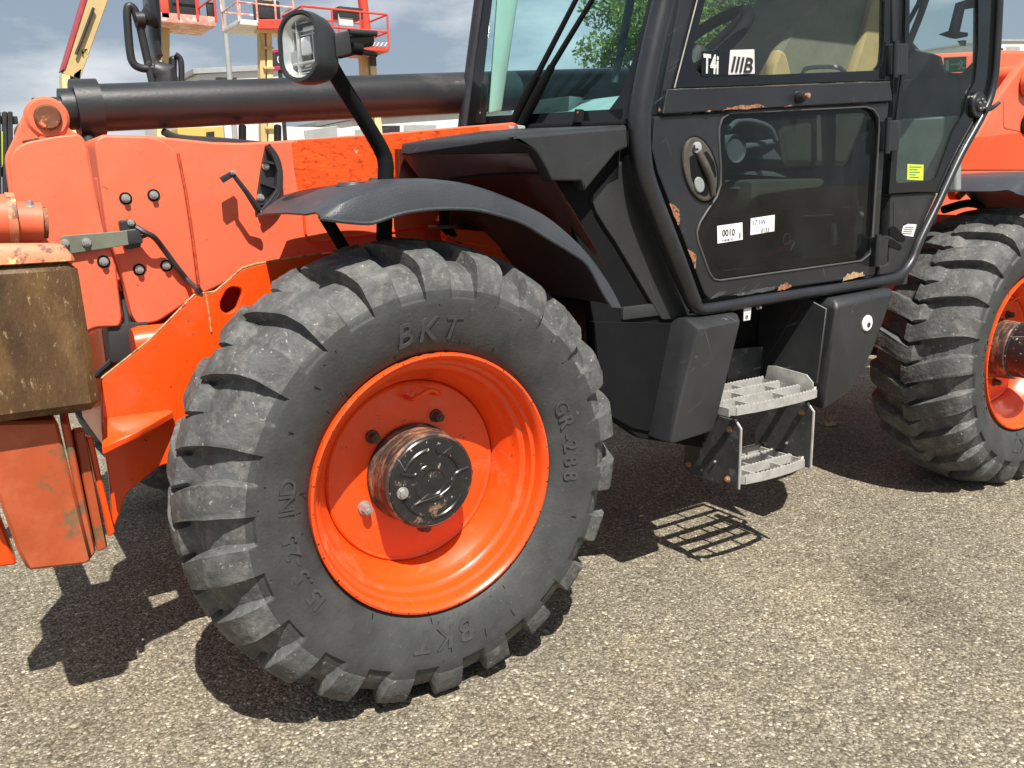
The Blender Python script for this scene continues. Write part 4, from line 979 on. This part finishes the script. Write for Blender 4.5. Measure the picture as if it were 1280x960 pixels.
px_line([(1188, 81), (1200, 80)], .004, pale_s, es); px_line([(1198, 78), (1201, 80), (1198, 82)], .003, pale_s, es)
px_line([(1201, 75), (1203, 79), (1201, 83), (1198, 87)], .004, pale_s, es); px_line([(1203, 79), (1206, 77)], .003, pale_s, es); px_line([(1201, 83), (1206, 86)], .004, pale_s, es)
plate('exit_symbol', [(1182, 75), (1186, 74.8), (1186, 88), (1182, 88.2)], XR-.014, .002, pale_s, es, plane='x')
# safety hammer / wiper motor hanging in the rear window
tube('rear_wiper_motor', [PX(1192, 42, XR-.1), PX(1200, 8, XR-.1), PX(1222, 2, XR-.05)], .022, plastic_d, cab, seg=12)
hull('rear_wiper_motor', [PX(a, b, XR-.1)+V((dx, 0, 0)) for a, b in ((1172, 43), (1186, 38), (1204, 40), (1203, 45), (1188, 48)) for dx in (0, .04)], plastic_d, cab, .004)
tube('rear_wiper_arm', [PX(1134, 60, XR-.1), PX(1150, 20, XR-.1), PX(1164, -20, XR-.1)], .014, plastic_d, cab)
tube('rear_wiper_arm', [PX(1134, 30, XR-.1), PX(1148, 5, XR-.1), PX(1156, -20, XR-.1)], .010, plastic_d, cab)
hull('window_latch', [PX(a, b, XR-.05)+V((dx, 0, 0)) for a, b in ((1196, 51), (1205, 50), (1204, 57), (1200, 57)) for dx in (0, .02)], interior_l, cab, .002)

# seat
seat = empty('seat', (0, 0, 0), T)
def seatprof(name, pts, Y, t, mat, r=8, bevel=.03): return plate(name, pts, Y, t, mat, seat, r=r, bevel=bevel)
seatprof('backrest', [(966, 120), (972, 60), (988, 32), (1016, 8), (1040, -30), (1100, -40), (1112, 0), (1100, 90), (1080, 160), (1060, 210), (980, 210)], .44, .38, seat_m)
seatprof('bolster', [(963, 118), (968, 78), (976, 60), (984, 66), (992, 100), (996, 130), (975, 135)], .40, .05, seat_y, r=5, bevel=.015)
seatprof('bolster', [(1062, 100), (1076, 60), (1090, 5), (1098, -30), (1112, -30), (1110, 40), (1100, 92), (1075, 110)], .41, .05, seat_y, r=5, bevel=.015)
box('cushion', V((1.80, .58, 1.30)), V((.5, .44, .14)), seat_m, seat, bevel=.04)
box('pedestal', V((1.85, .58, 1.10)), V((.36, .36, .26)), interior, seat, bevel=.02)
tube('seat_frame_bar', [PY(1003, 92, .36), PY(1010, 85, .36), PY(1045, 84, .36), PY(1056, 90, .36)], .008, interior_l, seat, smooth=3)
# console seen dimly through the door glass
ctl = empty('console', (0, 0, 0), T)
tube('grab_rail', [PY(912, 160, .36), PY(922, 152, .36), PY(942, 152, .36), PY(962, 160, .36), PY(970, 176, .36)], .010, interior_l, ctl, smooth=4)
lathe('control_knob', [(-.02, .045), (-.03, .05), (.03, .05), (.03, .02)], interior_l, ctl, 24, PY(913, 186, .36))
tube('control_stalk', [PY(918, 186, .38), PY(966, 178, .42)], .014, interior_l, ctl)
hull('pedal', [PY(a, b, Y) for a, b in ((922, 198), (930, 184), (966, 184), (978, 200)) for Y in (.42, .46)], interior_l, ctl, .004)
hull('floor_tray', [PY(a, b, Y) for a, b in ((915, 217), (950, 213), (968, 215), (985, 222)) for Y in (.44, .48)], interior_l, ctl, .003)
hull('floor_tray', [PY(a, b, Y) for a, b in ((908, 235), (955, 232), (1008, 237), (1008, 241), (955, 240)) for Y in (.42, .46)], interior_l, ctl, .003)
plate('console_side', [(995, 262), (1080, 258), (1076, 318), (990, 328)], .30, .3, interior, ctl, r=3)
plate('seat_rail', [(952, 250), (1005, 248), (1005, 262), (952, 262)], .34, .06, interior, ctl)
plate('seat_rail', [(1006, 269), (1042, 267.5), (1042, 269.5), (1006, 271)], .285, .01, interior_l, ctl)
tube('lever', [PY(1042, 280, .28), PY(1043, 305, .28)], [.010, .02], interior_l, ctl)
tube('door_grab', [PY(1086, 168, .22), PY(1076, 172, .22), PY(1070, 186, .22), PY(1068, 230, .22), PY(1070, 262, .22), PY(1078, 270, .22)], .012, interior_l, ctl, smooth=4)
hull('floor_mat', [PY(a, b, Y) for a, b in ((886, 340), (1080, 318), (1080, 324), (892, 348)) for Y in (.16, .5)], interior_l, ctl, .003)
tube('floor_cable', [PY(886, 335, .2), PY(910, 331, .2), PY(940, 328, .25), (PY(1000, 318, .3))], .010, plastic_d, ctl, smooth=4)
# steering wheel and column
sw = empty('steering_wheel', (0, 0, 0), T)
swc = PY(872, 62, .50); ax = V((.52, -.10, -.62)).normalized()
e1 = ax.orthogonal().normalized(); e2 = ax.cross(e1); R_ = .205
tube('wheel_ring', [swc+(e1*math.cos(k*2*math.pi/40)+e2*math.sin(k*2*math.pi/40))*R_ for k in range(40)], .021, plastic_d, sw, closed=True, seg=12)
for k in (3, 16, 29): tube('wheel_spoke', [swc+ax*.03, swc+(e1*math.cos(k*2*math.pi/40)+e2*math.sin(k*2*math.pi/40))*R_], .018, plastic_d, sw)
tube('steering_column', [swc, swc+V((-.16, .02, -.42))], [.045, .06], interior, sw)
# dashboard
dash = hull('dashboard', [V((.84, .18, 1.575)), V((.78, .88, 1.575)), V((1.02, .18, 1.655)), V((.98, .88, 1.665)), V((.82, .16, 1.0)), V((.82, .9, 1.0)), V((1.10, .2, 1.52)), V((1.10, .88, 1.52)), V((.95, .2, 1.0)), V((.95, .9, 1.0))], dash_m, T, .02)
hull('instrument_panel', [V((.88, .60, 1.60)), V((.88, .85, 1.60)), V((.96, .60, 1.66)), V((.96, .85, 1.665)), V((.90, .62, 1.665)), V((.90, .83, 1.67))], interior, dash, .006)

# ---------------------------------------------------------------- windscreen
ws = empty('windscreen', (0, 0, 0), T)
BL, BR = PY(584, 160, YR), PY(790, 152, .14); TL, TR_ = PY(606, 0, YR), PY(842, 0, .14)
TLx, TRx = BL+(TL-BL)*1.45, BR+(TR_-BR)*1.85
wn = ((BR-BL).cross(TL-BL)).normalized()
if wn.x > 0: wn = -wn
slab('glass_pane', [BL, BR, TRx, TLx], -wn*.005, glass_w, ws, bevel=0)
def PW(px, py, off=0.): return PN(px, py, BL, wn)+wn*off
def wplate(name, pts, off, t, mat, parent): return slab(name, [PW(a, b, off) for a, b in pts], -wn*t, mat, parent, bevel=.0008)
wplate('far_edge_frit', [(584, 160), (606, -10), (617, -10), (600, 142), (604, 158)], .003, .002, glass_frit, ws)
wplate('bottom_frit', [(584, 160), (600, 146), (780, 136), (778, 153)], .003, .002, glass_frit, ws)
wplate('near_edge_frit', [(778, 153), (760, 140), (775, 120), (797, 60), (815, -20), (840, -20), (812, 60), (790, 150)], .003, .002, glass_frit, ws)
tube('far_pillar', [BL+V((.0, .03, -.03)), BL+(TLx-BL)+V((.0, .03, 0))], .026, blackp, ws)
tube('lower_rail', [BL+wn*.005+V((0, 0, -.012)), BR+wn*.005+V((0, 0, -.010))], .016, plastic_d, ws)
slab('pillar_trim', [PY(611, 142, .88), PY(626, -60, .88), PY(656, -60, .88), PY(627, 138, .88)], V((.02, .04, 0)), cream, ws, bevel=.004)
hull('trim_button', [PY(a, b, .86) for a, b in ((606, 92), (612, 104), (609, 108), (602, 104))]+[PY(a, b, .88) for a, b in ((606, 92), (612, 104), (609, 108), (602, 104))], interior, ws, .003)
for base, mid, tip in (((649, 158), (684, 98), (738, -12)), ((660, 158), (702, 88), (760, -12))):
    wa = empty('wiper', (0, 0, 0), ws) if False else None
    b_, m_, t_ = PW(*base, .03), PW(*mid, .045), PW(*tip, .035)
    tube('wiper_arm', [b_, b_.lerp(m_, .5), m_], [.016, .017, .012], plastic_d, ws, seg=12)
    tube('wiper_rod', [m_, m_.lerp(t_, .5), t_], [.010, .009, .008], plastic_d, ws, seg=10)
    lathe('wiper_nut', [(-.01, .012), (.02, .010), (.024, .004)], interior_l, ws, 16, b_+V((-.02, -.012, -.015)), 'x')
# rear-facing wiper inside at the right of the screen
tube('inner_wiper_blade', [PY(768, 104, .55), PY(776, 62, .55), PY(788, 0, .55), PY(796, -40, .55)], [.012, .014, .016, .016], interior, ws, seg=10)
for a in (605, 727):
    hull('glass_clip', [PW(a-4, 138, .004), PW(a+5, 138, .004), PW(a+6, 156, .012), PW(a-3, 156, .012), PW(a-4, 138, .018), PW(a+5, 138, .018), PW(a+6, 156, .03), PW(a-3, 156, .03)], plastic_d, ws, .003)
    bolt(PW(a+1, 143, .019), .006, ws, chip, axis=wn, h=.004)

# ---------------------------------------------------------------- rear body
plate('rear_tower', [(1300, 62), (1276, 84), (1259, 108), (1247, 124), (1229, 156), (1216, 178), (1198, 213), (1172, 262), (1165, 300), (1300, 320)], .70, .05, salmon, T, r=4, bevel=.008)
plate('tower_stripe', [(1300, 163), (1218, 172), (1198, 212), (1300, 212)], .695, .005, orange, T, bevel=.001)
plate('tower_weld', [(1255, 125), (1280, 130), (1280, 165), (1255, 160)], .697, .004, salmon, T, r=3, bevel=.001)
plate('boom_rear', [(1166, 67), (1238, 63), (1268, 62), (1300, 64), (1300, 130), (1230, 160), (1166, 150)], .96, .3, salmon, T, r=8, bevel=.02)
pc2 = PY(1258, 95, .90)
lathe('pivot_pin', [(-.06, .05), (-.065, .05), (.08, .055)], salmon, T, 28, pc2); lathe('pin_cap', [(-.005, .03), (-.02, .028), (-.022, .004)], chip, T, 24, pc2+V((0, -.062, 0)))
lathe('pivot_hole', [(.0, .06), (-.004, .058), (-.004, .01)], plastic_d, T, 28, PY(1284, 155, .69)); lathe('pivot_ring', [(.0, .07), (-.02, .07), (-.02, .05), (.0, .05)], salmon, T, 28, PY(1284, 105, .69))
bp2 = PY(1190, 240, .60); lathe('pivot_pin', [(.0, .04), (-.04, .04), (-.05, .03), (-.05, .004)], orange, T, 24, bp2); lathe('pin_cap', [(.0, .022), (-.01, .022), (-.012, .004)], chip, T, 20, bp2+V((0, -.051, 0)))
box('engine_cover', V((3.6, 1.75, 1.1)), V((1.3, .6, .6)), orange, T, bevel=.03)
plate('rear_arch_wall', [(1150, 330), (1175, 268), (1300, 270), (1300, 520), (1230, 480), (1180, 330)], .60, .03, orange, T)
tube('rear_hose', [PY(1180, 262, .56), PY(1210, 254, .54), PY(1240, 258, .5), PY(1290, 250, .5)], .02, plastic_d, T, smooth=3)

# ---------------------------------------------------------------- far-side mirrors and handrail
YM = 1.95
mr = empty('mirror', (0, 0, 0), T)
tube('mirror_bracket', [PY(172, 26, YM), PY(168, 12, YM), PY(161, 8, YM), PY(159, 20, YM), PY(162, 60, YM), PY(166, 78, YM), PY(176, 85, YM), PY(192, 86, YM)], .0155, plastic, mr, smooth=5, seg=14)
tube('mirror_bracket', [PY(173, 24, YM), PY(183, 70, YM), PY(191, 105, YM)], .0155, plastic, mr, seg=14)
tube('mirror_joint', [PY(169, 25, YM), PY(180, 25, YM)], .032, plastic, mr)
tube('mirror_arm', [PY(178, 25, YM), PY(190, 20, YM)], [.02, .05], plastic, mr)
tube('mirror_stem', [PY(192, 84, YM), PY(206, 90, YM), PY(208, 108, YM)], [.03, .05, .05], plastic, mr)
def mirror(pts, Y, t): return plate('mirror_head', pts, Y, t, red_mir, mr, r=6, bevel=.02)
mirror([(186, -20), (199, -20), (203, 20), (204, 60), (202, 76), (197, 70), (190, 40)], YM, .16)
mirror([(213, 70), (219, 68), (223, 72), (223, 104), (211, 106)], YM, .05); 
tube('mirror_rim', [PY(219, 68, YM), PY(226, 76, YM), PY(227, 104, YM)], .012, plastic, mr, smooth=4)

# red key tag hanging behind the door glass
kt = empty('key_tag', PY(975, 308, .20))
tag(kt, 'dark red key tag with steel ring behind the lower door glass', 'key tag')
inv = Matrix.Translation(-kt.location)
def kid(o): o.data.transform(inv); o.parent = kt; return o
kid(plate('fob', [(958, 315), (986, 303), (990, 309), (961, 321)], .20, .006, red_t, None, r=2, bevel=.001))
cc = PY(983.5, 298.5, .20)
kid(tube('key_ring', [cc+V((.019*math.cos(k*.3927), 0, .019*math.sin(k*.3927))) for k in range(16)], .002, galv, None, closed=True, seg=6))
kid(tube('key', [PY(988, 301, .195), PY(993, 303, .195), PY(988, 313, .195)], .003, galv, None, seg=6))

# ================================================================== BACKGROUND YARD
def down(p): return V((p.x, p.y, GZ))
def wheels4(root, c, lx, ly, r, mat=darkm):
    for sx in (-1, 1):
        for sy in (-1, 1):
            lathe('wheel', [(-.14, r*.55), (-.16, r*.9), (-.12, r), (.12, r), (.16, r*.9), (.14, r*.55)], mat, root, 20, V((c.x+sx*lx, c.y+sy*ly, GZ+r)))
def lattice_basket(root, px0, px1, pyt, pyb, D, frame, floor_m, deck_h, depth=1.0, posts=4, mids=1):
    """work platform: floor, uprights, rails"""
    a = PY(px0, pyb, D); b = PY(px1, pyb, D); top = PY(px0, pyt, D).z
    x0, x1, zb = a.x, b.x, (a.z+b.z)/2
    box('platform_floor', V(((x0+x1)/2, D+depth/2, zb)), V((x1-x0, depth, deck_h)), floor_m, root, bevel=.01)
    r = .022
    for k in range(posts):
        x = x0+(x1-x0)*k/(posts-1)
        for y in (D, D+depth): tube('post', [V((x, y, zb)), V((x, y, top))], r, frame, root, seg=8)
    for z in [top]+[zb+(top-zb)*(m+1)/(mids+1) for m in range(mids)]:
        tube('rail', [V((x0, D, z)), V((x1, D, z)), V((x1, D+depth, z)), V((x0, D+depth, z))], r, frame, root, seg=8, closed=True)
    return x0, x1, zb, top
LG = 'parked boom lifts behind the telehandler'
# 1: slanting yellow boom at far left
D = 13.0
L1 = empty('boom_lift', down(PY(90, 130, D)+V((1.5, 0, 0)))); tag(L1, 'boom lift with slanting yellow-beige boom and red stripe at far left', 'boom lift', LG)
def kidL(root, objs):
    for o in objs: pass
def world_child(root, o):
    o.data.transform(Matrix.Translation(-root.location)); o.parent = root; return o
def wtube(root, name, pts, r, mat, seg=10): return world_child(root, tube(name, pts, r, mat, None, seg=seg))
def wbox(root, name, c, d, mat, rot=None, bevel=.01): return world_child(root, box(name, c, d, mat, None, rot, bevel))
def wslab(root, name, pts, vec, mat): return world_child(root, slab(name, pts, vec, mat, None, .008))
def wbasket(root, *a, **k):
    tmp = empty('tmp'); r = lattice_basket(tmp, *a, **k)
    for o in list(tmp.children): o.parent = None; world_child(root, o)
    bpy.data.objects.remove(tmp); return r
def base(root, c, w_=2.2):
    g = wbox(root, 'chassis', V((c.x, c.y, .65)), V((w_*1.2, w_*.8, .5)), darkm)
    tmp = empty('tmp'); wheels4(tmp, c, w_*.5, w_*.45, .45)
    for o in list(tmp.children): o.parent = None; world_child(root, o)
    bpy.data.objects.remove(tmp)
    wbox(root, 'turret', V((c.x, c.y, 1.3)), V((w_*.9, w_*.6, .7)), lift_c, bevel=.06)
wslab(L1, 'main_boom', [PY(135, -90, D), PY(167, -90, D), PY(100, 99, D), PY(79, 92, D)], V((0, .35, 0)), lift_y)
wslab(L1, 'boom_cover', [PY(130, -90, D-.02), PY(137, -90, D-.02), PY(82, 86, D-.02), PY(77, 88, D-.02)], V((0, .40, 0)), lift_dr)
wtube(L1, 'boom_hose', [PY(117, 10, D-.05), PY(104, 45, D-.05), PY(95, 68, D-.05)], .022, darkm)
wslab(L1, 'knuckle', [PY(77, 92, D), PY(88, 94, D), PY(86, 126, D), PY(78, 124, D)], V((0, .3, 0)), lift_c)
wslab(L1, 'knuckle', [PY(92, 92, D), PY(103, 84, D), PY(98, 112, D), PY(88, 118, D)], V((0, .3, 0)), darkm)
wslab(L1, 'lower_boom', [PY(77, 118, D), PY(90, 118, D), PY(120, 260, D), PY(100, 260, D)], V((0, .3, 0)), lift_c)
wslab(L1, 'boom_lug', [PY(98, 62, D), PY(110, 60, D), PY(111, 72, D), PY(104, 74, D)], V((0, .3, 0)), lift_c)
base(L1, PY(130, 330, D))
# 2: lift with red-white platform
D = 15.0
L2 = empty('boom_lift', down(PY(212, 150, D))); tag(L2, 'boom lift with faded red platform left of the lamp post', 'boom lift', LG)
wslab(L2, 'mast', [PY(201, -30, D+.6), PY(213, -30, D+.6), PY(212, 84, D+.6), PY(203, 84, D+.6)], V((0, .3, 0)), lift_y)
wslab(L2, 'mast', [PY(196, 76, D+.6), PY(206, 76, D+.6), PY(210, 300, D+.6), PY(198, 300, D+.6)], V((0, .3, 0)), lift_c)
wbasket(L2, 200, 270, -42, 24, D, lift_r, lift_p, .16, depth=1.1, posts=4, mids=1)
wbox(L2, 'control_box', PY(228, 8, D+.3), V((.42, .4, .36)), darkm); wbox(L2, 'control_box', PY(263, 14, D+.1), V((.12, .1, .28)), darkm)
wbox(L2, 'toolbox', PY(205, 8, D+.05), V((.14, .1, .4)), lift_r); wbox(L2, 'floor_frame', PY(236, 31, D+.5), V((.7, .8, .05)), darkm)
base(L2, PY(206, 330, D+.6))
# 3: white-railed platform on yellow twin mast
D = 16.0
L3 = empty('boom_lift', down(PY(338, 150, D))); tag(L3, 'boom lift with white-railed platform on twin yellow mast behind the lamp', 'boom lift', LG)
wbasket(L3, 299, 368, -46, 30, D, lift_p, lift_w, .10, depth=1.1, posts=4, mids=2)
wslab(L3, 'platform_skirt', [PY(323, 24, D-.03), PY(352, 24, D-.03), PY(352, 36, D-.03), PY(323, 36, D-.03)], V((0, .1, 0)), lift_r)
wbox(L3, 'control_box', PY(333, 14, D+.2), V((.42, .4, .34)), darkm); wbox(L3, 'control_panel', PY(332, 4, D+.1), V((.2, .2, .2)), lift_y)
wslab(L3, 'mast', [PY(325, 36, D+.3), PY(331, 36, D+.3), PY(337, 320, D+.3), PY(329, 320, D+.3)], V((0, .2, 0)), lift_y)
wslab(L3, 'mast', [PY(333, 36, D+.3), PY(340, 36, D+.3), PY(347, 320, D+.3), PY(339, 320, D+.3)], V((0, .2, 0)), lift_c)
for yy in (60, 85, 160): wbox(L3, 'mast_tie', PY(333+yy*.03, yy, D+.28), V((.22, .08, .05)), lift_y)
wbox(L3, 'cross_frame', PY(336, 40, D+.4), V((.5, .3, .08)), lift_c)
base(L3, PY(338, 330, D+.3))
# 4: red platform
D = 15.0
L4 = empty('boom_lift', down(PY(465, 150, D))); tag(L4, 'boom lift with bright red railed platform right of the lamp', 'boom lift', LG)
wbasket(L4, 381, 486, 8, 58, D, lift_r, lift_r, .09, depth=1.1, posts=4, mids=1)
wbox(L4, 'control_box', PY(434, 18, D+.2), V((.5, .4, .2)), darkm); wbox(L4, 'control_panel', PY(432, 25, D+.05), V((.3, .05, .22)), white_b)
for k in range(5): wslab(L4, 'warning_stripe', [PY(463+k*5, 53, D-.015), PY(465+k*5, 53, D-.015), PY(462+k*5, 58, D-.015), PY(460+k*5, 58, D-.015)], V((0, .012, 0)), lift_w)
wtube(L4, 'jib', [PY(452, -10, D+.6), PY(458, 40, D+.6), PY(462, 66, D+.6)], .10, lift_r)
wslab(L4, 'mast', [PY(452, 64, D+.5), PY(459, 64, D+.5), PY(480, 320, D+.5), PY(468, 320, D+.5)], V((0, .2, 0)), lift_y)
wslab(L4, 'mast', [PY(462, 70, D+.5), PY(470, 74, D+.5), PY(492, 320, D+.5), PY(482, 320, D+.5)], V((0, .2, 0)), lift_c)
wbox(L4, 'knuckle', PY(466, 76, D+.4), V((.12, .1, .2)), darkm)
base(L4, PY(470, 330, D+.5))
# magenta-framed dark sign box between lifts
D = 19.0
sg = empty('sign_box', down(PY(349, 75, D))); tag(sg, 'small dark sign box with magenta edges behind the lamp', 'sign')
wslab(sg, 'panel', [PY(343, 66, D), PY(357, 65, D), PY(357, 83, D), PY(343, 84, D)], V((0, .15, 0)), darkm)
wslab(sg, 'edge_strip', [PY(343, 62, D-.01), PY(357, 61, D-.01), PY(357, 65, D-.01), PY(343, 66, D-.01)], V((0, .17, 0)), magenta)
wslab(sg, 'edge_strip', [PY(343, 83, D-.01), PY(357, 82, D-.01), PY(357, 87, D-.01), PY(343, 88, D-.01)], V((0, .17, 0)), magenta)
world_child(sg, text('sign_lettering', '0', PY(346.5, 79, D-.012), XD, ZD, .24, white_b, None, ext=.003))
wtube(sg, 'post', [PY(350, 88, D+.08), down(PY(350, 88, D+.08))], .05, darkm)
# lamp post
D = 24.0
lp = empty('lamp_post', down(PY(286, 100, D))); tag(lp, 'tall slim grey lamp post rising behind the black cylinder', 'lamp post')
pt = PY(283, 50, D)
wtube(lp, 'pole', [V((pt.x, pt.y, GZ)), V((pt.x, pt.y, 5)), V((pt.x, pt.y, 9.0))], [.085, .075, .05], grey_m)
wbox(lp, 'luminaire', V((pt.x+.3, pt.y, 9.0)), V((.7, .25, .1)), grey_m)
# buildings
def building(name, x0, x1, yt, yb, D, depth, mat, label, cat, wins=(), roof=None, rise=.0):
    a = PY(x0, yt, D); b = PY(x1, yt+rise, D)
    r = empty(name, V(((a.x+b.x)/2, D, GZ))); tag(r, label, cat)
    wslab(r, 'wall', [V((a.x, D, GZ)), V((b.x, D, GZ)), b, a], V((0, depth, 0)), mat)
    wslab(r, 'roof', [a+V((-.2, -.2, 0)), b+V((.2, -.2, 0)), b+V((.2, -.2, .25)), a+V((-.2, -.2, .25))], V((0, depth+.4, 0)), roof or grey_m)
    for (u0, u1, v0, v1, m) in wins:
        wslab(r, 'window', [PY(u0, v0, D-.05), PY(u1, v0, D-.05), PY(u1, v1, D-.05), PY(u0, v1, D-.05)], V((0, .1, 0)), m)
    return r
D = 45
building('building', 246, 349, 93, 240, D, 14, white_b, 'white building with dark window band beyond the lifts', 'building', wins=[(250, 268, 100, 112, darkm), (270, 296, 97, 110, darkm)], roof=grey_m, rise=-6)
D = 40
b2 = building('warehouse', 440, 640, 150, 240, D, 12, white_b, 'long low white warehouse under the black cylinder', 'warehouse', wins=[(470, 500, 157, 165, darkm), (505, 545, 156, 164, grey_m)], roof=grey_m, rise=-14)
D = 60
building('office_building', 1236, 1420, 52, 160, D, 20, white_b, 'pale office building beyond the rear of the cab', 'building', wins=[(1258, 1275, 58, 68, grey_m), (1240, 1254, 60, 68, darkm)])
# yellow site cabin and van in the gap below the cylinder
D = 21
yc = empty('site_cabin', down(PY(250, 200, D))); tag(yc, 'yellow site cabin seen just under the black cylinder', 'cabin')
wslab(yc, 'body', [V((PY(222, 160, D).x, D, .2)), V((PY(279, 160, D).x, D, .2)), PY(279, 158, D), PY(222, 160, D)], V((0, 2.4, 0)), cont_y)
wslab(yc, 'window', [PY(258, 165, D-.03), PY(268, 164, D-.03), PY(268, 172, D-.03), PY(258, 173, D-.03)], V((0, .06, 0)), darkm)
wslab(yc, 'skid', [V((PY(222, 160, D).x, D+.2, GZ)), V((PY(279, 160, D).x, D+.2, GZ)), V((PY(279, 160, D).x, D+.2, .2)), V((PY(222, 160, D).x, D+.2, .2))], V((0, 2, 0)), darkm)
D = 24
vn = empty('white_van', down(PY(300, 200, D))); tag(vn, 'white delivery van parked beyond the boom beside the yellow cabin', 'van')
x0, x1 = PY(281, 165, D).x, PY(372, 165, D).x; zt = PY(300, 157, D).z
L = 5.2; x1 = x0+L
wslab(vn, 'body', [V((x0, D, .45)), V((x1, D, .45)), V((x1, D, 1.2)), V((x1-.9, D, 1.5)), V((x1-1.7, D, zt)), V((x0, D, zt))], V((0, 1.9, 0)), white_b)
wslab(vn, 'side_window', [V((x1-1.75, D-.02, 1.55)), V((x1-1.05, D-.02, 1.5)), V((x1-1.6, D-.02, zt-.15)), V((x1-1.75, D-.02, zt-.15))], V((0, .04, 0)), darkm)
tmp = empty('tmp'); wheels4(tmp, V(((x0+x1)/2, D+.95, 0)), 1.6, .8, .36)
for o in list(tmp.children): o.parent = None; world_child(vn, o)
bpy.data.objects.remove(tmp)
# chipper-like grey sheet stacks right of the masts
D = 18
gs = empty('sheet_stack', down(PY(420, 200, D))); tag(gs, 'stack of grey metal panels leaning behind the orange boom', 'panels')
for k in range(4):
    a0 = 385+k*22
    wslab(gs, 'metal_panel', [V((PY(a0, 165, D+k*.3).x, D+k*.3, GZ)), V((PY(a0+40, 165, D+k*.3).x, D+k*.3, GZ)), PY(a0+36, 157+k, D+k*.3), PY(a0-4, 163+k, D+k*.3)], V((0, .06, 0)), [grey_m, white_b, grey_m, darkm][k])
# dark forklift mast at the far left edge
D = 9.0
fl = empty('forklift', down(PY(6, 200, D))); tag(fl, 'forklift with dark upright mast at the left edge of the yard', 'forklift')
for a in (-14, -2, 6, 13):
    wslab(fl, 'mast_channel', [PY(a-3, 139, D), PY(a+3, 139.5, D), PY(a+5, 330, D), PY(a-1, 330, D)], V((0, .15, 0)), darkm)
wbox(fl, 'mast_tie', PY(2, 150, D+.1), V((.30, .1, .08)), darkm); wbox(fl, 'mast_tie', PY(2, 215, D+.1), V((.3, .1, .1)), darkm)
c = PY(-30, 330, D); wbox(fl, 'body', V((c.x-.6, D+.9, .8)), V((1.3, 1.4, .9)), lift_y); wbox(fl, 'safety_panel', PY(2, 186, D+.05), V((.12, .06, .35)), yellow_s)
tmp = empty('tmp'); wheels4(tmp, V((c.x-.6, D+.9, 0)), .5, .6, .32)
for o in list(tmp.children): o.parent = None; world_child(fl, o)
bpy.data.objects.remove(tmp)

# trees
def tree(name, base_, h, rad, label, lm, n=9000, group=None, leaf_s=.20, zc=.62):
    r = empty(name, base_); tag(r, label, 'tree', group)
    bm = bmesh.new()
    tube('', [V((0, 0, 0)), V((.1, .05, h*.3)), V((0, .1, h*.6)), V((.1, 0, h*.88))], [h*.03, h*.022, h*.015, h*.004], None, bm=bm, seg=10)
    cl = []
    for k in range(16):
        t = .25+.6*k/16; a = k*2.4; L_ = rad*(1.05-.5*abs(t-.45))
        p = V((0, 0, h*t)); q_ = p+V((math.cos(a)*L_*.8, math.sin(a)*L_*.8, h*.12))
        tube('', [p, p.lerp(q_, .5)+V((0, 0, h*.02)), q_], [h*.009, h*.006, h*.002], None, bm=bm, seg=6)
        cl += [(q_, rad*.38), (p.lerp(q_, .6)+V((0, 0, h*.05)), rad*.36)]
    cl.append((V((0, 0, h*.92)), rad*.35))
    tr_ = obj('trunk', bm, bark, r)
    C_ = np.array([c[0][:] for c in cl]); Rr = np.array([c[1] for c in cl])
    idx = rng.integers(0, len(cl), n); d = rng.normal(size=(n, 3)); d /= np.linalg.norm(d, axis=1)[:, None]
    pos = C_[idx]+d*(Rr[idx]*rng.uniform(.25, 1.0, n)**.6)[:, None]*np.array([1, 1, .8])
    u = rng.normal(size=(n, 3)); u /= np.linalg.norm(u, axis=1)[:, None]
    v = np.cross(u, rng.normal(size=(n, 3))); v /= np.linalg.norm(v, axis=1)[:, None]
    s = leaf_s*rng.uniform(.5, 1.2, n)[:, None]
    P = np.stack([pos-u*s, pos+v*s*.5, pos+u*s, pos-v*s*.5], 1).reshape(-1, 3)
    me = bpy.data.meshes.new('crown'); me.from_pydata(P.tolist(), [], [(4*k, 4*k+1, 4*k+2, 4*k+3) for k in range(n)])
    obj('crown', me, lm, r)
    return r
TG = 'trees beyond the cab'
def at(px, D): p = PY(px, 200, D); return V((p.x, p.y, GZ))
tree('tree', at(812, 19), 7.6, 2.1, 'light green tree seen through the right part of the windscreen', leaf, 22000, TG, .085)
tree('tree', at(918, 20), 9.0, 2.9, 'broad light green tree seen through the door window', leaf, 26000, TG, .095)
tree('tree', at(980, 24), 7.6, 2.6, 'dense green tree seen through the door window beside the seat', leaf, 20000, TG, .10)
tree('tree', at(655, 60), 3.2, 1.0, 'tiny distant tree low behind the windscreen', leaf_d, 1500, TG, .22)
